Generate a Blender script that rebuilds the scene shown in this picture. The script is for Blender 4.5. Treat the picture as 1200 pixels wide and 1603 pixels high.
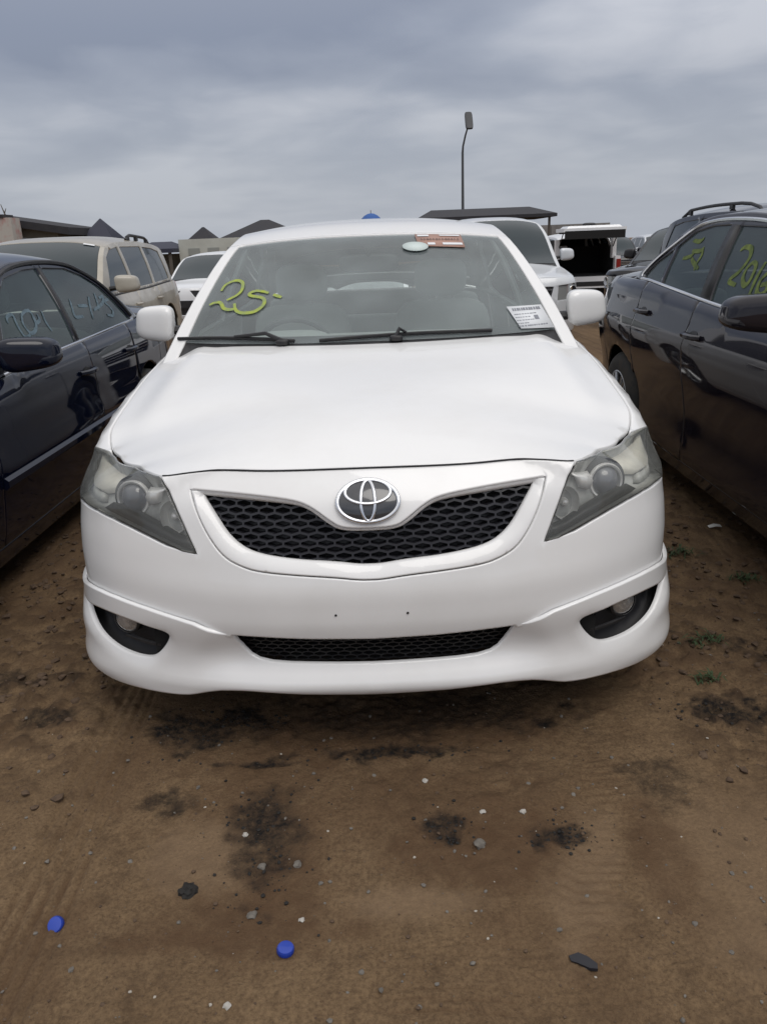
import bpy, bmesh, math, random
import numpy as np
from mathutils import Vector, Matrix
from mathutils.geometry import delaunay_2d_cdt
R = math.radians
random.seed(7); RNG = np.random.default_rng(7)
for o in list(bpy.data.objects): bpy.data.objects.remove(o)
SCN = bpy.context.scene
# ------------------------------------------------------------------ camera (hand held, 1.36 m above the ground, rolled a little)
cam = bpy.data.cameras.new('camera'); cam_o = bpy.data.objects.new('camera', cam); SCN.collection.objects.link(cam_o); SCN.camera = cam_o
cam.sensor_fit = 'HORIZONTAL'; cam.sensor_width = 36; cam.lens = 36*1233/1200; cam.clip_start = .05; cam.clip_end = 4000
RIGHT = Vector((0.99930815, -0.00392264, -0.03698411)); UPV = Vector((0.03626331, 0.32355232, 0.94551514)); FWD = Vector((-0.00825738, 0.94620215, -0.32347072))
M = Matrix((RIGHT, UPV, -FWD)).transposed().to_4x4(); M.translation = Vector((0.0547, -1.7996, 1.36)); cam_o.matrix_world = M
# ------------------------------------------------------------------ overcast sky, one broad soft sun
world = bpy.data.worlds.new('World'); SCN.world = world; world.use_nodes = True
SUN_EL, SUN_AZ = R(58), R(150)
def build_sky():
    nt = world.node_tree; nt.nodes.clear(); N = nt.nodes.new; L = nt.links.new
    out = N('ShaderNodeOutputWorld'); bg = N('ShaderNodeBackground'); L(bg.outputs[0], out.inputs[0])
    sky = N('ShaderNodeTexSky'); sky.sky_type = 'NISHITA'; sky.sun_disc = False; sky.sun_elevation = SUN_EL; sky.sun_rotation = SUN_AZ; sky.dust_density = 3
    tc = N('ShaderNodeTexCoord'); sep = N('ShaderNodeSeparateXYZ'); L(tc.outputs['Generated'], sep.inputs[0])
    def mth(op, a, b=None, clamp=False):
        n = N('ShaderNodeMath'); n.operation = op; n.use_clamp = clamp
        for i, v in enumerate((a, b)):
            if v is None: continue
            if isinstance(v, (int, float)): n.inputs[i].default_value = v
            else: L(v, n.inputs[i])
        return n.outputs[0]
    up = mth('MAXIMUM', sep.outputs[2], 0.0)
    # flat cloud deck: direction projected on a plane overhead
    k = mth('ADD', up, .16); px = mth('DIVIDE', sep.outputs[0], k); py = mth('DIVIDE', sep.outputs[1], k)
    cmb = N('ShaderNodeCombineXYZ'); L(px, cmb.inputs[0]); L(py, cmb.inputs[1])
    def noise(scale, det, rough, dist, off):
        mp = N('ShaderNodeMapping'); L(cmb.outputs[0], mp.inputs[0]); mp.inputs['Location'].default_value = off; mp.inputs['Scale'].default_value = (1.0, 1.0, 1)
        n = N('ShaderNodeTexNoise'); L(mp.outputs[0], n.inputs['Vector']); n.inputs['Scale'].default_value = scale; n.inputs['Detail'].default_value = det; n.inputs['Roughness'].default_value = rough; n.inputs['Distortion'].default_value = dist
        return n.outputs[0]
    big = noise(SKY['s1'], 4, .5, .3, SKY['o1']); fine = noise(2.6, 6, .55, .4, (3.1, 1.7, 0))
    t = mth('ADD', mth('MULTIPLY', big, .86), mth('MULTIPLY', fine, .14))
    ramp = N('ShaderNodeValToRGB'); L(t, ramp.inputs[0]); el = ramp.color_ramp.elements
    for e in SKY['ramp'][2:]: el.new(.5)
    for i, (p, c) in enumerate(SKY['ramp']): el[i].position = p; el[i].color = (*c, 1)
    # overcast luminance rises towards the zenith
    lum = N('ShaderNodeMapRange'); L(up, lum.inputs[0]); lum.inputs[1].default_value = 0; lum.inputs[2].default_value = .9; lum.inputs[3].default_value = SKY['hor']; lum.inputs[4].default_value = SKY['zen']; lum.interpolation_type = 'SMOOTHSTEP'
    hz = N('ShaderNodeMapRange'); L(up, hz.inputs[0]); hz.inputs[1].default_value = 0.0; hz.inputs[2].default_value = .16; hz.inputs[3].default_value = .85; hz.inputs[4].default_value = 0
    mixh = N('ShaderNodeMix'); mixh.data_type = 'RGBA'; L(hz.outputs[0], mixh.inputs[0]); L(ramp.outputs[0], mixh.inputs[6]); mixh.inputs[7].default_value = (*SKY['horizon'], 1)
    # thinner, whiter cloud overhead
    zr = N('ShaderNodeMapRange'); L(up, zr.inputs[0]); zr.inputs[1].default_value = .22; zr.inputs[2].default_value = .7; zr.inputs[3].default_value = 0; zr.inputs[4].default_value = .85
    mixz = N('ShaderNodeMix'); mixz.data_type = 'RGBA'; L(zr.outputs[0], mixz.inputs[0]); L(mixh.outputs[2], mixz.inputs[6]); mixz.inputs[7].default_value = (.385, .375, .365, 1)
    sc = N('ShaderNodeVectorMath'); sc.operation = 'SCALE'; L(mixz.outputs[2], sc.inputs[0]); L(lum.outputs[0], sc.inputs[3])
    sk = N('ShaderNodeVectorMath'); sk.operation = 'SCALE'; L(sky.outputs[0], sk.inputs[0]); sk.inputs[3].default_value = .012
    ad = N('ShaderNodeVectorMath'); ad.operation = 'ADD'; L(sc.outputs[0], ad.inputs[0]); L(sk.outputs[0], ad.inputs[1])
    L(ad.outputs[0], bg.inputs[0]); bg.inputs[1].default_value = SKY['strength']
SKY = dict(s1=.5, o1=(.2, 9.3, 0), hor=1.0, zen=2.6, horizon=(.47, .50, .555), strength=1.0,
           ramp=[(.39, (.205, .23, .295)), (.50, (.30, .325, .385)), (.60, (.46, .475, .52))])
build_sky()
sun = bpy.data.lights.new('sun', 'SUN'); sun.energy = 1.2; sun.angle = R(40); sun.color = (1, .965, .92)
sun_o = bpy.data.objects.new('sun', sun); SCN.collection.objects.link(sun_o); sun_o.rotation_euler = (R(90)-SUN_EL, 0, R(180)-SUN_AZ)
SCN.view_settings.view_transform = 'Standard'; SCN.view_settings.look = 'None'; SCN.view_settings.gamma = 1; SCN.view_settings.exposure = -.07; SCN.view_settings.use_curve_mapping = False
try: SCN.cycles.max_bounces = 8; SCN.cycles.transparent_max_bounces = 16
except Exception: pass
# ------------------------------------------------------------------ materials
def mat(name, col, rough=.5, metal=0, coat=0, spec=.5, noise=None, bump=None, trans=0):
    m = bpy.data.materials.new(name); m.use_nodes = True; nt = m.node_tree; b = nt.nodes['Principled BSDF']; N = nt.nodes.new; L = nt.links.new
    b.inputs['Base Color'].default_value = (*col, 1); b.inputs['Roughness'].default_value = rough; b.inputs['Metallic'].default_value = metal
    b.inputs['Coat Weight'].default_value = coat; b.inputs['Coat Roughness'].default_value = .04; b.inputs['Specular IOR Level'].default_value = spec; b.inputs['Transmission Weight'].default_value = trans
    tc = N('ShaderNodeTexCoord')
    if noise:
        scale, col2, lo, hi = noise
        n = N('ShaderNodeTexNoise'); n.inputs['Scale'].default_value = scale; n.inputs['Detail'].default_value = 8; n.inputs['Roughness'].default_value = .62; L(tc.outputs['Object'], n.inputs['Vector'])
        r = N('ShaderNodeMapRange'); r.inputs[1].default_value = lo; r.inputs[2].default_value = hi; L(n.outputs[0], r.inputs[0])
        x = N('ShaderNodeMix'); x.data_type = 'RGBA'; x.inputs[6].default_value = (*col, 1); x.inputs[7].default_value = (*col2, 1); L(r.outputs[0], x.inputs[0]); L(x.outputs[2], b.inputs['Base Color'])
        rr = N('ShaderNodeMapRange'); rr.inputs[3].default_value = rough; rr.inputs[4].default_value = min(1, rough+.25); L(r.outputs[0], rr.inputs[0]); L(rr.outputs[0], b.inputs['Roughness'])
    if bump:
        scale, st = bump
        n = N('ShaderNodeTexNoise'); n.inputs['Scale'].default_value = scale; n.inputs['Detail'].default_value = 4; L(tc.outputs['Object'], n.inputs['Vector'])
        bp = N('ShaderNodeBump'); bp.inputs['Strength'].default_value = st; bp.inputs['Distance'].default_value = .01; L(n.outputs[0], bp.inputs['Height']); L(bp.outputs[0], b.inputs['Normal'])
    return m
def glass(name, tint, dust=.08, dust_col=(.35, .38, .38), rough=.01, ior=1.5):
    """thin tinted sheet: see-through, mirror-like by Fresnel, with a film of dust"""
    m = bpy.data.materials.new(name); m.use_nodes = True; nt = m.node_tree; nt.nodes.clear(); N = nt.nodes.new; L = nt.links.new
    o = N('ShaderNodeOutputMaterial'); t = N('ShaderNodeBsdfTransparent'); t.inputs[0].default_value = (*tint, 1)
    g = N('ShaderNodeBsdfGlossy'); g.inputs['Roughness'].default_value = rough; d = N('ShaderNodeBsdfDiffuse'); d.inputs[0].default_value = (*dust_col, 1)
    fr = N('ShaderNodeFresnel'); fr.inputs[0].default_value = ior; m1 = N('ShaderNodeMixShader'); m2 = N('ShaderNodeMixShader')
    tc = N('ShaderNodeTexCoord'); n = N('ShaderNodeTexNoise'); n.inputs['Scale'].default_value = 3.0; n.inputs['Detail'].default_value = 7; L(tc.outputs['Object'], n.inputs['Vector'])
    r = N('ShaderNodeMapRange'); r.inputs[1].default_value = .3; r.inputs[2].default_value = .7; r.inputs[3].default_value = dust*.7; r.inputs[4].default_value = dust*1.3; L(n.outputs[0], r.inputs[0])
    L(fr.outputs[0], m1.inputs[0]); L(t.outputs[0], m1.inputs[1]); L(g.outputs[0], m1.inputs[2])
    L(r.outputs[0], m2.inputs[0]); L(m1.outputs[0], m2.inputs[1]); L(d.outputs[0], m2.inputs[2]); L(m2.outputs[0], o.inputs[0])
    return m
MT = dict(
    black=mat('black_plastic', (.012, .012, .014), .45, noise=(30, (.03, .029, .028), .45, .8)),
    dark=mat('underbody_dark', (.008, .008, .008), .9), rubber=mat('tyre_rubber', (.018, .018, .018), .8, noise=(12, (.06, .05, .04), .45, .75)),
    chrome=mat('chrome', (.75, .76, .78), .12, 1), rim_metal=mat('alloy', (.45, .46, .47), .3, 1),
    trim=mat('cabin_trim', (.10, .10, .105), .7), seat=mat('seat_cloth', (.13, .125, .12), .9, noise=(60, (.18, .175, .165), .3, .7)),
    tail=mat('tail_lamp_red', (.25, .01, .01), .1, coat=1), lamp=mat('lamp_clear', (.45, .46, .45), .12, .5, coat=1), amber=mat('lamp_amber', (.6, .2, .03), .2))
def car_mats(paint, gl, **k):
    d = dict(MT); d.update(paint=paint, pillar=paint, sill=paint, glass=gl, screen=gl); d.update(k); return d
# ------------------------------------------------------------------ numeric helpers
class Curve:
    """monotone cubic curve through (x, y) samples, vectorised, linear beyond the ends"""
    def __init__(self, xs, ys):
        x = np.array(xs, float); y = np.array(ys, float)
        h = np.diff(x); d = np.diff(y)/h
        m = np.zeros_like(y); m[0] = d[0]; m[-1] = d[-1]
        for i in range(1, len(x)-1):
            if d[i-1]*d[i] > 0:
                w1 = 2*h[i]+h[i-1]; w2 = h[i]+2*h[i-1]
                m[i] = (w1+w2)/(w1/d[i-1]+w2/d[i])
        self.x, self.y, self.m, self.h = x, y, m, h
    def __call__(self, t):
        t = np.asarray(t, float)
        i = np.clip(np.searchsorted(self.x, t)-1, 0, len(self.h)-1)
        h = self.h[i]; u = (t-self.x[i])/h; uc = np.clip(u, 0, 1)
        a = self.y[i]; b = self.y[i+1]; ma = self.m[i]*h; mb = self.m[i+1]*h
        v = (2*uc**3-3*uc**2+1)*a+(uc**3-2*uc**2+uc)*ma+(-2*uc**3+3*uc**2)*b+(uc**3-uc**2)*mb
        return v+np.where(u < 0, u*ma, 0)+np.where(u > 1, (u-1)*mb, 0)

def sst(a, b, t):
    u = np.clip((np.asarray(t, float)-a)/(b-a), 0, 1)
    return u*u*(3-2*u)

def catmull(pts, n=6, closed=False):
    P = [np.array(p, float) for p in pts]; N = len(P); out = []
    rng = range(N) if closed else range(N-1)
    for i in rng:
        if closed: p0, p1, p2, p3 = P[i-1], P[i], P[(i+1) % N], P[(i+2) % N]
        else:
            p1, p2 = P[i], P[i+1]
            p0 = P[i-1] if i > 0 else 2*p1-p2
            p3 = P[i+2] if i+2 < N else 2*p2-p1
        for k in range(n):
            t = k/n
            out.append(.5*((2*p1)+(p2-p0)*t+(2*p0-5*p1+4*p2-p3)*t*t+(3*p1-p0-3*p2+p3)*t**3))
    if not closed: out.append(P[-1])
    return np.array(out)

def resample(poly, step, closed=True):
    """even steps along a polyline, corners kept"""
    P = np.array(poly, float); out = []
    N = len(P); segs = N if closed else N-1
    for i in range(segs):
        a, b = P[i], P[(i+1) % N]; L = np.linalg.norm(b-a)
        n = max(1, int(round(L/step)))
        for k in range(n): out.append(a+(b-a)*k/n)
    if not closed: out.append(P[-1])
    return np.array(out)

def clean(poly, eps=1e-4):
    out = [poly[0]]
    for p in poly[1:]:
        if np.linalg.norm(np.array(p)-np.array(out[-1])) > eps: out.append(p)
    if np.linalg.norm(np.array(out[0])-np.array(out[-1])) < eps: out.pop()
    return np.array(out, float)

def inside(poly, pts):
    pts = np.asarray(pts, float); x, y = pts[:, 0], pts[:, 1]
    r = np.zeros(len(pts), bool); P = np.asarray(poly, float); Q = np.roll(P, -1, 0)
    for (x1, y1), (x2, y2) in zip(P, Q):
        if y1 == y2: continue
        c = ((y1 > y) != (y2 > y)) & (x < (x2-x1)*(y-y1)/(y2-y1)+x1)
        r ^= c
    return r

def edge_dist(poly, pts):
    P = np.asarray(poly, float); Q = np.roll(P, -1, 0); pts = np.asarray(pts, float)
    best = np.full(len(pts), 1e9)
    for a, b in zip(P, Q):
        ab = b-a; L = (ab@ab) or 1e-12
        t = np.clip(((pts-a)@ab)/L, 0, 1)
        best = np.minimum(best, np.linalg.norm(pts-(a+t[:, None]*ab), axis=1))
    return best

def area(p):
    p = np.asarray(p); q = np.roll(p, -1, 0)
    return .5*np.sum(p[:, 0]*q[:, 1]-q[:, 0]*p[:, 1])

def soften(poly, it=2, keep=()):
    """round the corners of a closed outline, except the listed vertices"""
    P = [(np.array(p, float), i in keep) for i, p in enumerate(poly)]
    for _ in range(it):
        Q = []; n = len(P)
        for i in range(n):
            (a, ka), (p, k), (b, kb) = P[i-1], P[i], P[(i+1) % n]
            if k: Q.append((p, True))
            else: Q += [(p+(a-p)*.25, False), (p+(b-p)*.25, False)]
        P = Q
    return np.array([p for p, k in P])

def offset_in(poly, d):
    """inner offset of a counter-clockwise polygon"""
    P = np.asarray(poly, float); A = np.roll(P, 1, 0); B = np.roll(P, -1, 0)
    t = (P-A)/np.maximum(np.linalg.norm(P-A, axis=1), 1e-9)[:, None]
    t2 = (B-P)/np.maximum(np.linalg.norm(B-P, axis=1), 1e-9)[:, None]
    n = np.stack([-(t+t2)[:, 1], (t+t2)[:, 0]], 1)
    L = np.maximum(np.linalg.norm(n, axis=1), .4)
    return P+n/L[:, None]*d*np.minimum(2/L, 2.2)[:, None]

# ------------------------------------------------------------------ object helpers
SC = bpy.context.scene
COL = SC.collection
def link(o, parent=None):
    COL.objects.link(o)
    if parent is not None: o.parent = parent
    return o
def thing(name, label, cat, loc=(0, 0, 0), rotz=0, group=None):
    o = bpy.data.objects.new(name, None); o.empty_display_size = .2
    o.location = loc; o.rotation_euler = (0, 0, rotz)
    return tag(link(o), label, cat, group)
def tag(o, label, cat, group=None):
    o['label'] = label; o['category'] = cat
    if group: o['group'] = group
    return o
def mesh_obj(name, V, Fc, mat, parent=None, smooth=True, sharp=None, clean_normals=False):
    me = bpy.data.meshes.new(name)
    me.from_pydata([tuple(map(float, v)) for v in V], [], [tuple(int(i) for i in f) for f in Fc])
    me.polygons.foreach_set('use_smooth', [smooth]*len(me.polygons))
    if mat is not None: me.materials.append(mat)
    if clean_normals:
        bm = bmesh.new(); bm.from_mesh(me); bmesh.ops.recalc_face_normals(bm, faces=bm.faces); bm.to_mesh(me); bm.free()
    if sharp is not None: me.set_sharp_from_angle(angle=R(sharp))
    me.update()
    return link(bpy.data.objects.new(name, me), parent)

class Geo:
    """collects simple shapes into one mesh"""
    def __init__(self): self.v = []; self.f = []
    def add(self, V, Fc):
        n = len(self.v); self.v += [tuple(map(float, p)) for p in V]; self.f += [tuple(int(i)+n for i in f) for f in Fc]; return self
    def box(self, c, s, rz=0, M=None, taper=1):
        x, y, z = s[0]/2, s[1]/2, s[2]/2
        P = np.array([(-x, -y, -z), (x, -y, -z), (x, y, -z), (-x, y, -z), (-x*taper, -y*taper, z), (x*taper, -y*taper, z), (x*taper, y*taper, z), (-x*taper, y*taper, z)])
        if M is not None: P = P@np.array(M).T
        if rz: cc, ss = math.cos(rz), math.sin(rz); P = P@np.array([[cc, -ss, 0], [ss, cc, 0], [0, 0, 1]]).T
        return self.add(P+np.array(c), [(0, 3, 2, 1), (4, 5, 6, 7), (0, 1, 5, 4), (1, 2, 6, 5), (2, 3, 7, 6), (3, 0, 4, 7)])
    def rbox(self, c, s, r=.03, M=None, p=5.0, n=6):
        """rounded box (superellipsoid-like), used for seats and mirrors"""
        V = []; Fc = []; nu = 4*n; nv = 2*n
        sg = lambda t, e: np.sign(t)*abs(t)**e
        e = 2/p
        for j in range(nv+1):
            ph = -math.pi/2+math.pi*j/nv
            for i in range(nu):
                th = 2*math.pi*i/nu
                V.append((s[0]/2*sg(math.cos(ph), e)*sg(math.cos(th), e), s[1]/2*sg(math.cos(ph), e)*sg(math.sin(th), e), s[2]/2*sg(math.sin(ph), e)))
        for j in range(nv):
            for i in range(nu):
                Fc.append((j*nu+i, j*nu+(i+1) % nu, (j+1)*nu+(i+1) % nu, (j+1)*nu+i))
        V = np.array(V)
        if M is not None: V = V@np.array(M).T
        return self.add(V+np.array(c), Fc)
    def tube(self, pts, r, n=8, closed=False, flat=1.0, caps=True):
        P = np.array(pts, float); N = len(P); rr = np.broadcast_to(np.asarray(r, float), (N,))
        T = (np.roll(P, -1, 0)-np.roll(P, 1, 0)) if closed else np.gradient(P, axis=0)
        T /= np.maximum(np.linalg.norm(T, axis=1), 1e-9)[:, None]
        up = np.array([0, 0, 1.]) if abs(T[0][2]) < .9 else np.array([0, 1., 0])
        V = []
        u = up-(up@T[0])*T[0]; u /= np.linalg.norm(u)
        for k in range(N):
            u = u-(u@T[k])*T[k]; u /= np.linalg.norm(u); w = np.cross(T[k], u)
            for i in range(n):
                a = 2*math.pi*i/n
                V.append(P[k]+rr[k]*(math.cos(a)*u*flat+math.sin(a)*w))
        Fc = []
        for k in range(N if closed else N-1):
            for i in range(n):
                a, b = k*n, ((k+1) % N)*n
                Fc.append((a+i, a+(i+1) % n, b+(i+1) % n, b+i))
        if caps and not closed:
            Fc.append(tuple(range(n))[::-1]); Fc.append(tuple((N-1)*n+i for i in range(n)))
        return self.add(V, Fc)
    def lathe(self, prof, c, axis=(0, 0, 1), n=24, sx=1.0):
        """revolve (r, h) profile about an axis through c"""
        a = np.array(axis, float); a /= np.linalg.norm(a)
        t = np.array([1., 0, 0]) if abs(a[0]) < .9 else np.array([0, 0, 1.])
        u = t-(t@a)*a; u /= np.linalg.norm(u); w = np.cross(a, u)
        V = []; m = len(prof)
        for (r, h) in prof:
            for i in range(n):
                th = 2*math.pi*i/n
                V.append(np.array(c)+a*h+r*(math.cos(th)*u*sx+math.sin(th)*w))
        Fc = [(j*n+i, j*n+(i+1) % n, (j+1)*n+(i+1) % n, (j+1)*n+i) for j in range(m-1) for i in range(n)]
        return self.add(V, Fc)
    def build(self, name, mat, parent=None, smooth=True, sharp=40):
        return mesh_obj(name, self.v, self.f, mat, parent, smooth, sharp, True)

def tri_fill(outline, holes=(), h=.03, ring=.006, edge=None):
    """constrained triangulation of a 2-D outline with holes: verts, faces, boundary loops"""
    edge = edge or h
    loops = []
    o = resample(clean(outline), edge);  o = o if area(o) > 0 else o[::-1]
    loops.append(o)
    for q in holes:
        q = resample(clean(q), edge*.7); q = q if area(q) < 0 else q[::-1]; loops.append(q)
    pts = [tuple(p) for L in loops for p in L]; edges = []; n = 0
    for L in loops:
        edges += [(n+i, n+(i+1) % len(L)) for i in range(len(L))]; n += len(L)
    allp = np.concatenate(loops)
    def ok(p, dmin):
        m = inside(loops[0], p)
        for q in loops[1:]: m &= ~inside(q, p)
        p = p[m]
        if len(p) == 0: return p
        d = np.full(len(p), 1e9)
        for L in loops: d = np.minimum(d, edge_dist(L, p))
        return p[d > dmin]
    if ring:
        for L in loops:
            r = ok(offset_in(L, ring), ring*.7)
            pts += [tuple(p) for p in r]
    lo, hi = o.min(0), o.max(0)
    gx, gy = np.meshgrid(np.arange(lo[0]+h/2, hi[0], h), np.arange(lo[1]+h/2, hi[1], h))
    gx = gx+(np.arange(gx.shape[0]) % 2)[:, None]*h/2
    g = ok(np.stack([gx.ravel(), gy.ravel()], 1), max(h*.55, ring*1.6 if ring else 0))
    pts += [tuple(p) for p in g]
    res = delaunay_2d_cdt([Vector(p) for p in pts], edges, [], 0, 1e-6)
    V = np.array([tuple(p) for p in res[0]]); Fc = np.array([f for f in res[2] if len(f) == 3])
    c = V[Fc].mean(1); m = inside(loops[0], c)
    for q in loops[1:]: m &= ~inside(q, c)
    a, b, cc = V[Fc[:, 0]], V[Fc[:, 1]], V[Fc[:, 2]]
    ar = (b-a)[:, 0]*(cc-a)[:, 1]-(b-a)[:, 1]*(cc-a)[:, 0]
    m &= np.abs(ar) > 2e-4*h*h
    Fc = Fc[m]; ar = ar[m]
    Fc = np.where((ar > 0)[:, None], Fc, Fc[:, ::-1])
    return V, Fc

def panel(name, S, outline, mat, parent, holes=(), h=.03, skirt=.012, ring=.006, edge=None, off=0.0, flip=False, smooth=True, NS=None):
    """cut a panel out of the surface S(a, b) -> xyz; its edges turn inwards by `skirt`"""
    V2, Fc = tri_fill(outline, holes, h, ring, edge)
    a, b = V2[:, 0], V2[:, 1]; e = 1e-3
    NS = NS or S
    P = S(a, b); du = NS(a+e, b)-NS(a-e, b); dv = NS(a, b+e)-NS(a, b-e)
    N = np.cross(du, dv); N /= np.maximum(np.linalg.norm(N, axis=1), 1e-12)[:, None]
    if flip: N = -N; Fc = Fc[:, ::-1]
    P = P+N*off
    Fl = [tuple(f) for f in Fc]
    if skirt:
        cnt = {}
        for f in Fl:
            for i in range(3):
                k = (f[i], f[(i+1) % 3]); cnt[k] = cnt.get(k, 0)+1
        bd = [k for k in cnt if (k[1], k[0]) not in cnt]
        vid = {}; extra = []
        for k in bd:
            for v in k:
                if v not in vid: vid[v] = len(P)+len(extra); extra.append(P[v]-N[v]*skirt)
        if extra:
            P = np.concatenate([P, np.array(extra)])
            Fl += [(k[1], k[0], vid[k[0]], vid[k[1]]) for k in bd]
    return mesh_obj(name, P, Fl, mat, parent, smooth)

def ribbon(S, pts, w, off=0.0, flip=False):
    """a flat brush stroke lying on a surface; returns verts, faces (3 mm thick marks are not needed)"""
    p = np.array(pts, float); t = np.gradient(p, axis=0); t /= np.maximum(np.linalg.norm(t, axis=1), 1e-9)[:, None]
    n = np.stack([-t[:, 1], t[:, 0]], 1); ww = np.broadcast_to(np.asarray(w, float), (len(p),))[:, None]/2
    L, Rr = p+n*ww, p-n*ww
    Q = np.concatenate([L, p, Rr]); e = 1e-3
    P = S(Q[:, 0], Q[:, 1]); du = S(Q[:, 0]+e, Q[:, 1])-S(Q[:, 0]-e, Q[:, 1]); dv = S(Q[:, 0], Q[:, 1]+e)-S(Q[:, 0], Q[:, 1]-e)
    N = np.cross(du, dv); N /= np.maximum(np.linalg.norm(N, axis=1), 1e-12)[:, None]
    P = P+N*(off if not flip else -off); m = len(p)
    Fc = []
    for i in range(m-1): Fc += [(i, m+i, m+i+1, i+1), (m+i, 2*m+i, 2*m+i+1, m+i+1)]
    return P, Fc
# ------------------------------------------------------------------ car surfaces
class CarBody:
    """a car body as three smooth surfaces: low(s, b) wraps the lower body (s runs from the nose centre round the
    corner and along the flank, b is height), side(y, z) is the leaning side of the cabin, top(u, y) spans between the sides"""
    def __init__(self, sp):
        self.sp = sp; self.bump = None
        c = catmull(sp['contour'], 12)
        L = np.concatenate([[0], np.cumsum(np.linalg.norm(np.diff(c, axis=0), axis=1))])
        self.S = L[-1]; n = int(self.S/.02)
        t = np.linspace(0, self.S, n)
        x = np.interp(t, L, c[:, 0]); y = np.interp(t, L, c[:, 1])
        k = np.ones(7)/7
        sm = lambda v, odd: np.convolve(np.concatenate([(2*v[0]-v[3:0:-1]) if odd else v[3:0:-1], v, (2*v[-1]-v[-2:-5:-1]) if odd else v[-2:-5:-1]]), k, 'valid')
        x, y = sm(x, True), sm(y, False)
        x[0] = 0; x[-1] = 0
        self.cs, self.cx, self.cy = t, x, y
        tx, ty = np.gradient(x, t), np.gradient(y, t); l = np.hypot(tx, ty)
        self.nx, self.ny = ty/l, -tx/l
        self.mid = t[np.argmin(abs(y-sp['L']/2))]
        self.dF, self.dS, self.dR = Curve(*zip(*sp['front'])), Curve(*zip(*sp['flank'])), Curve(*zip(*sp['tail']))
        self.wF = sp.get('front_blend', (.25, 1.0)); self.wR = sp.get('tail_blend', (.25, 1.0))
        tab = []
        for kind, p, z, rz, rd in sp['edge']:
            if kind == 'fx': s = np.interp(p, x[:n//4], t[:n//4])
            elif kind == 'y': m = slice(n//12, n-n//12); s = np.interp(p, y[m], t[m])
            else: s = self.S-np.interp(p, x[::-1][:n//4], t[:n//4])
            tab.append((s, z, rz, rd))
        tab.sort(); T = list(zip(*tab))
        self.zt, self.rz, self.rd = Curve(T[0], T[1]), Curve(T[0], T[2]), Curve(T[0], T[3])
        ss = np.linspace(0, self.S, 2400); E = self.edge(ss)
        m = (ss > self.s_x(.5)) & (ss < self.S-.6)
        self.xe = Curve(*self._mono(E[m][:, 1], E[m][:, 0])); self.ze = Curve(*self._mono(E[m][:, 1], E[m][:, 2]))
        # whole-edge heightfield tables for hood and boot lid
        h = ss < self.mid; self.hx = self._mono(E[h][:, 1], E[h][:, 0]); self.hz = self._mono(E[h][:, 1], E[h][:, 2])
        r = ~h; o = E[r][::-1]; o = o[np.argsort(o[:, 1])]
        self.bx = self._mono(o[:, 1], o[:, 0]); self.bz = self._mono(o[:, 1], o[:, 2])
        self.zr = Curve(*zip(*sp['arc'])); self.lean = sp.get('lean', (.28, .35))
        self.ym, self.zm = Curve(*zip(*[(q[0], q[1]) for q in sp['spine']])), Curve(*zip(*[(q[0], q[2]) for q in sp['spine']]))
        if 'hood' in sp: self.zh = Curve(*zip(*sp['hood']))
        if 'boot' in sp: self.zb = Curve(*zip(*sp['boot']))
        self.tp = sp.get('crown_pow', 2.4); self.hp = sp.get('hood_pow', 2.2)

    @staticmethod
    def _mono(y, x):
        Y, X = [y[0]], [x[0]]
        for a, b in zip(y[1:], x[1:]):
            if a > Y[-1]+2e-4: Y.append(a); X.append(b)
        return Y, X
    def s_x(self, x): n = len(self.cs)//4; return float(np.interp(x, self.cx[:n], self.cs[:n]))
    def s_y(self, y):
        n = len(self.cs); m = slice(n//14, n-n//14)
        return np.interp(y, self.cy[m], self.cs[m])
    def contour(self, s):
        sg = np.where(s < 0, -1., 1.); a = np.abs(s)
        f = lambda v: np.interp(a, self.cs, v)
        return f(self.cx)*sg, f(self.cy), f(self.nx)*sg, f(self.ny)
    def inset(self, a, z):
        wf = 1-sst(self.wF[0], self.wF[1], a); wr = 1-sst(self.wR[0], self.wR[1], self.S-a)
        ws = np.clip(1-wf-wr, 0, 1)
        return wf*self.dF(z)+wr*self.dR(z)+ws*self.dS(z)
    def low(self, s, b):
        s = np.asarray(s, float); b = np.asarray(b, float)
        x, y, nx, ny = self.contour(s); a = np.abs(s)
        zt, rz, rd = self.zt(a), np.maximum(self.rz(a), 1e-3), self.rd(a)
        z1 = zt-rz; tm = 1.35
        th = np.clip((b-z1)/rz, 0, 1.3)*tm
        z = np.where(b > z1, z1+rz*np.sin(th)/math.sin(tm), b)
        d = self.inset(a, np.minimum(b, z1)*.0+np.minimum(b, z1))+rd*(1-np.cos(th))/(1-math.cos(tm))
        if self.bump is not None: d = d+self.bump(a, b)
        return np.stack([x-nx*d, y-ny*d, z], -1)
    def edge(self, s): return self.low(s, self.zt(np.abs(s)))
    def yz(self, pts):
        """flank outline given as (y, z) -> (s, b)"""
        p = np.asarray(pts, float); return np.stack([self.s_y(p[:, 0]), p[:, 1]], 1)
    def side(self, y, z):
        dz = z-self.ze(y)
        x = self.xe(y)-self.sp.get('belt_in', .012)-self.lean[0]*dz-self.lean[1]*dz*dz
        return np.stack([x+0*y, y+0*z, z+0*y], -1)
    def side_l(self, y, z): return self.side(y, z)*np.array([-1, 1, 1])
    def top(self, u, y):
        a = np.abs(u); e = self.side(y, self.zr(y)); f = 1-a**self.tp
        return np.stack([e[..., 0]*u, e[..., 1]+(self.ym(y)-e[..., 1])*f, e[..., 2]+(self.zm(y)-e[..., 2])*f], -1)
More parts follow.
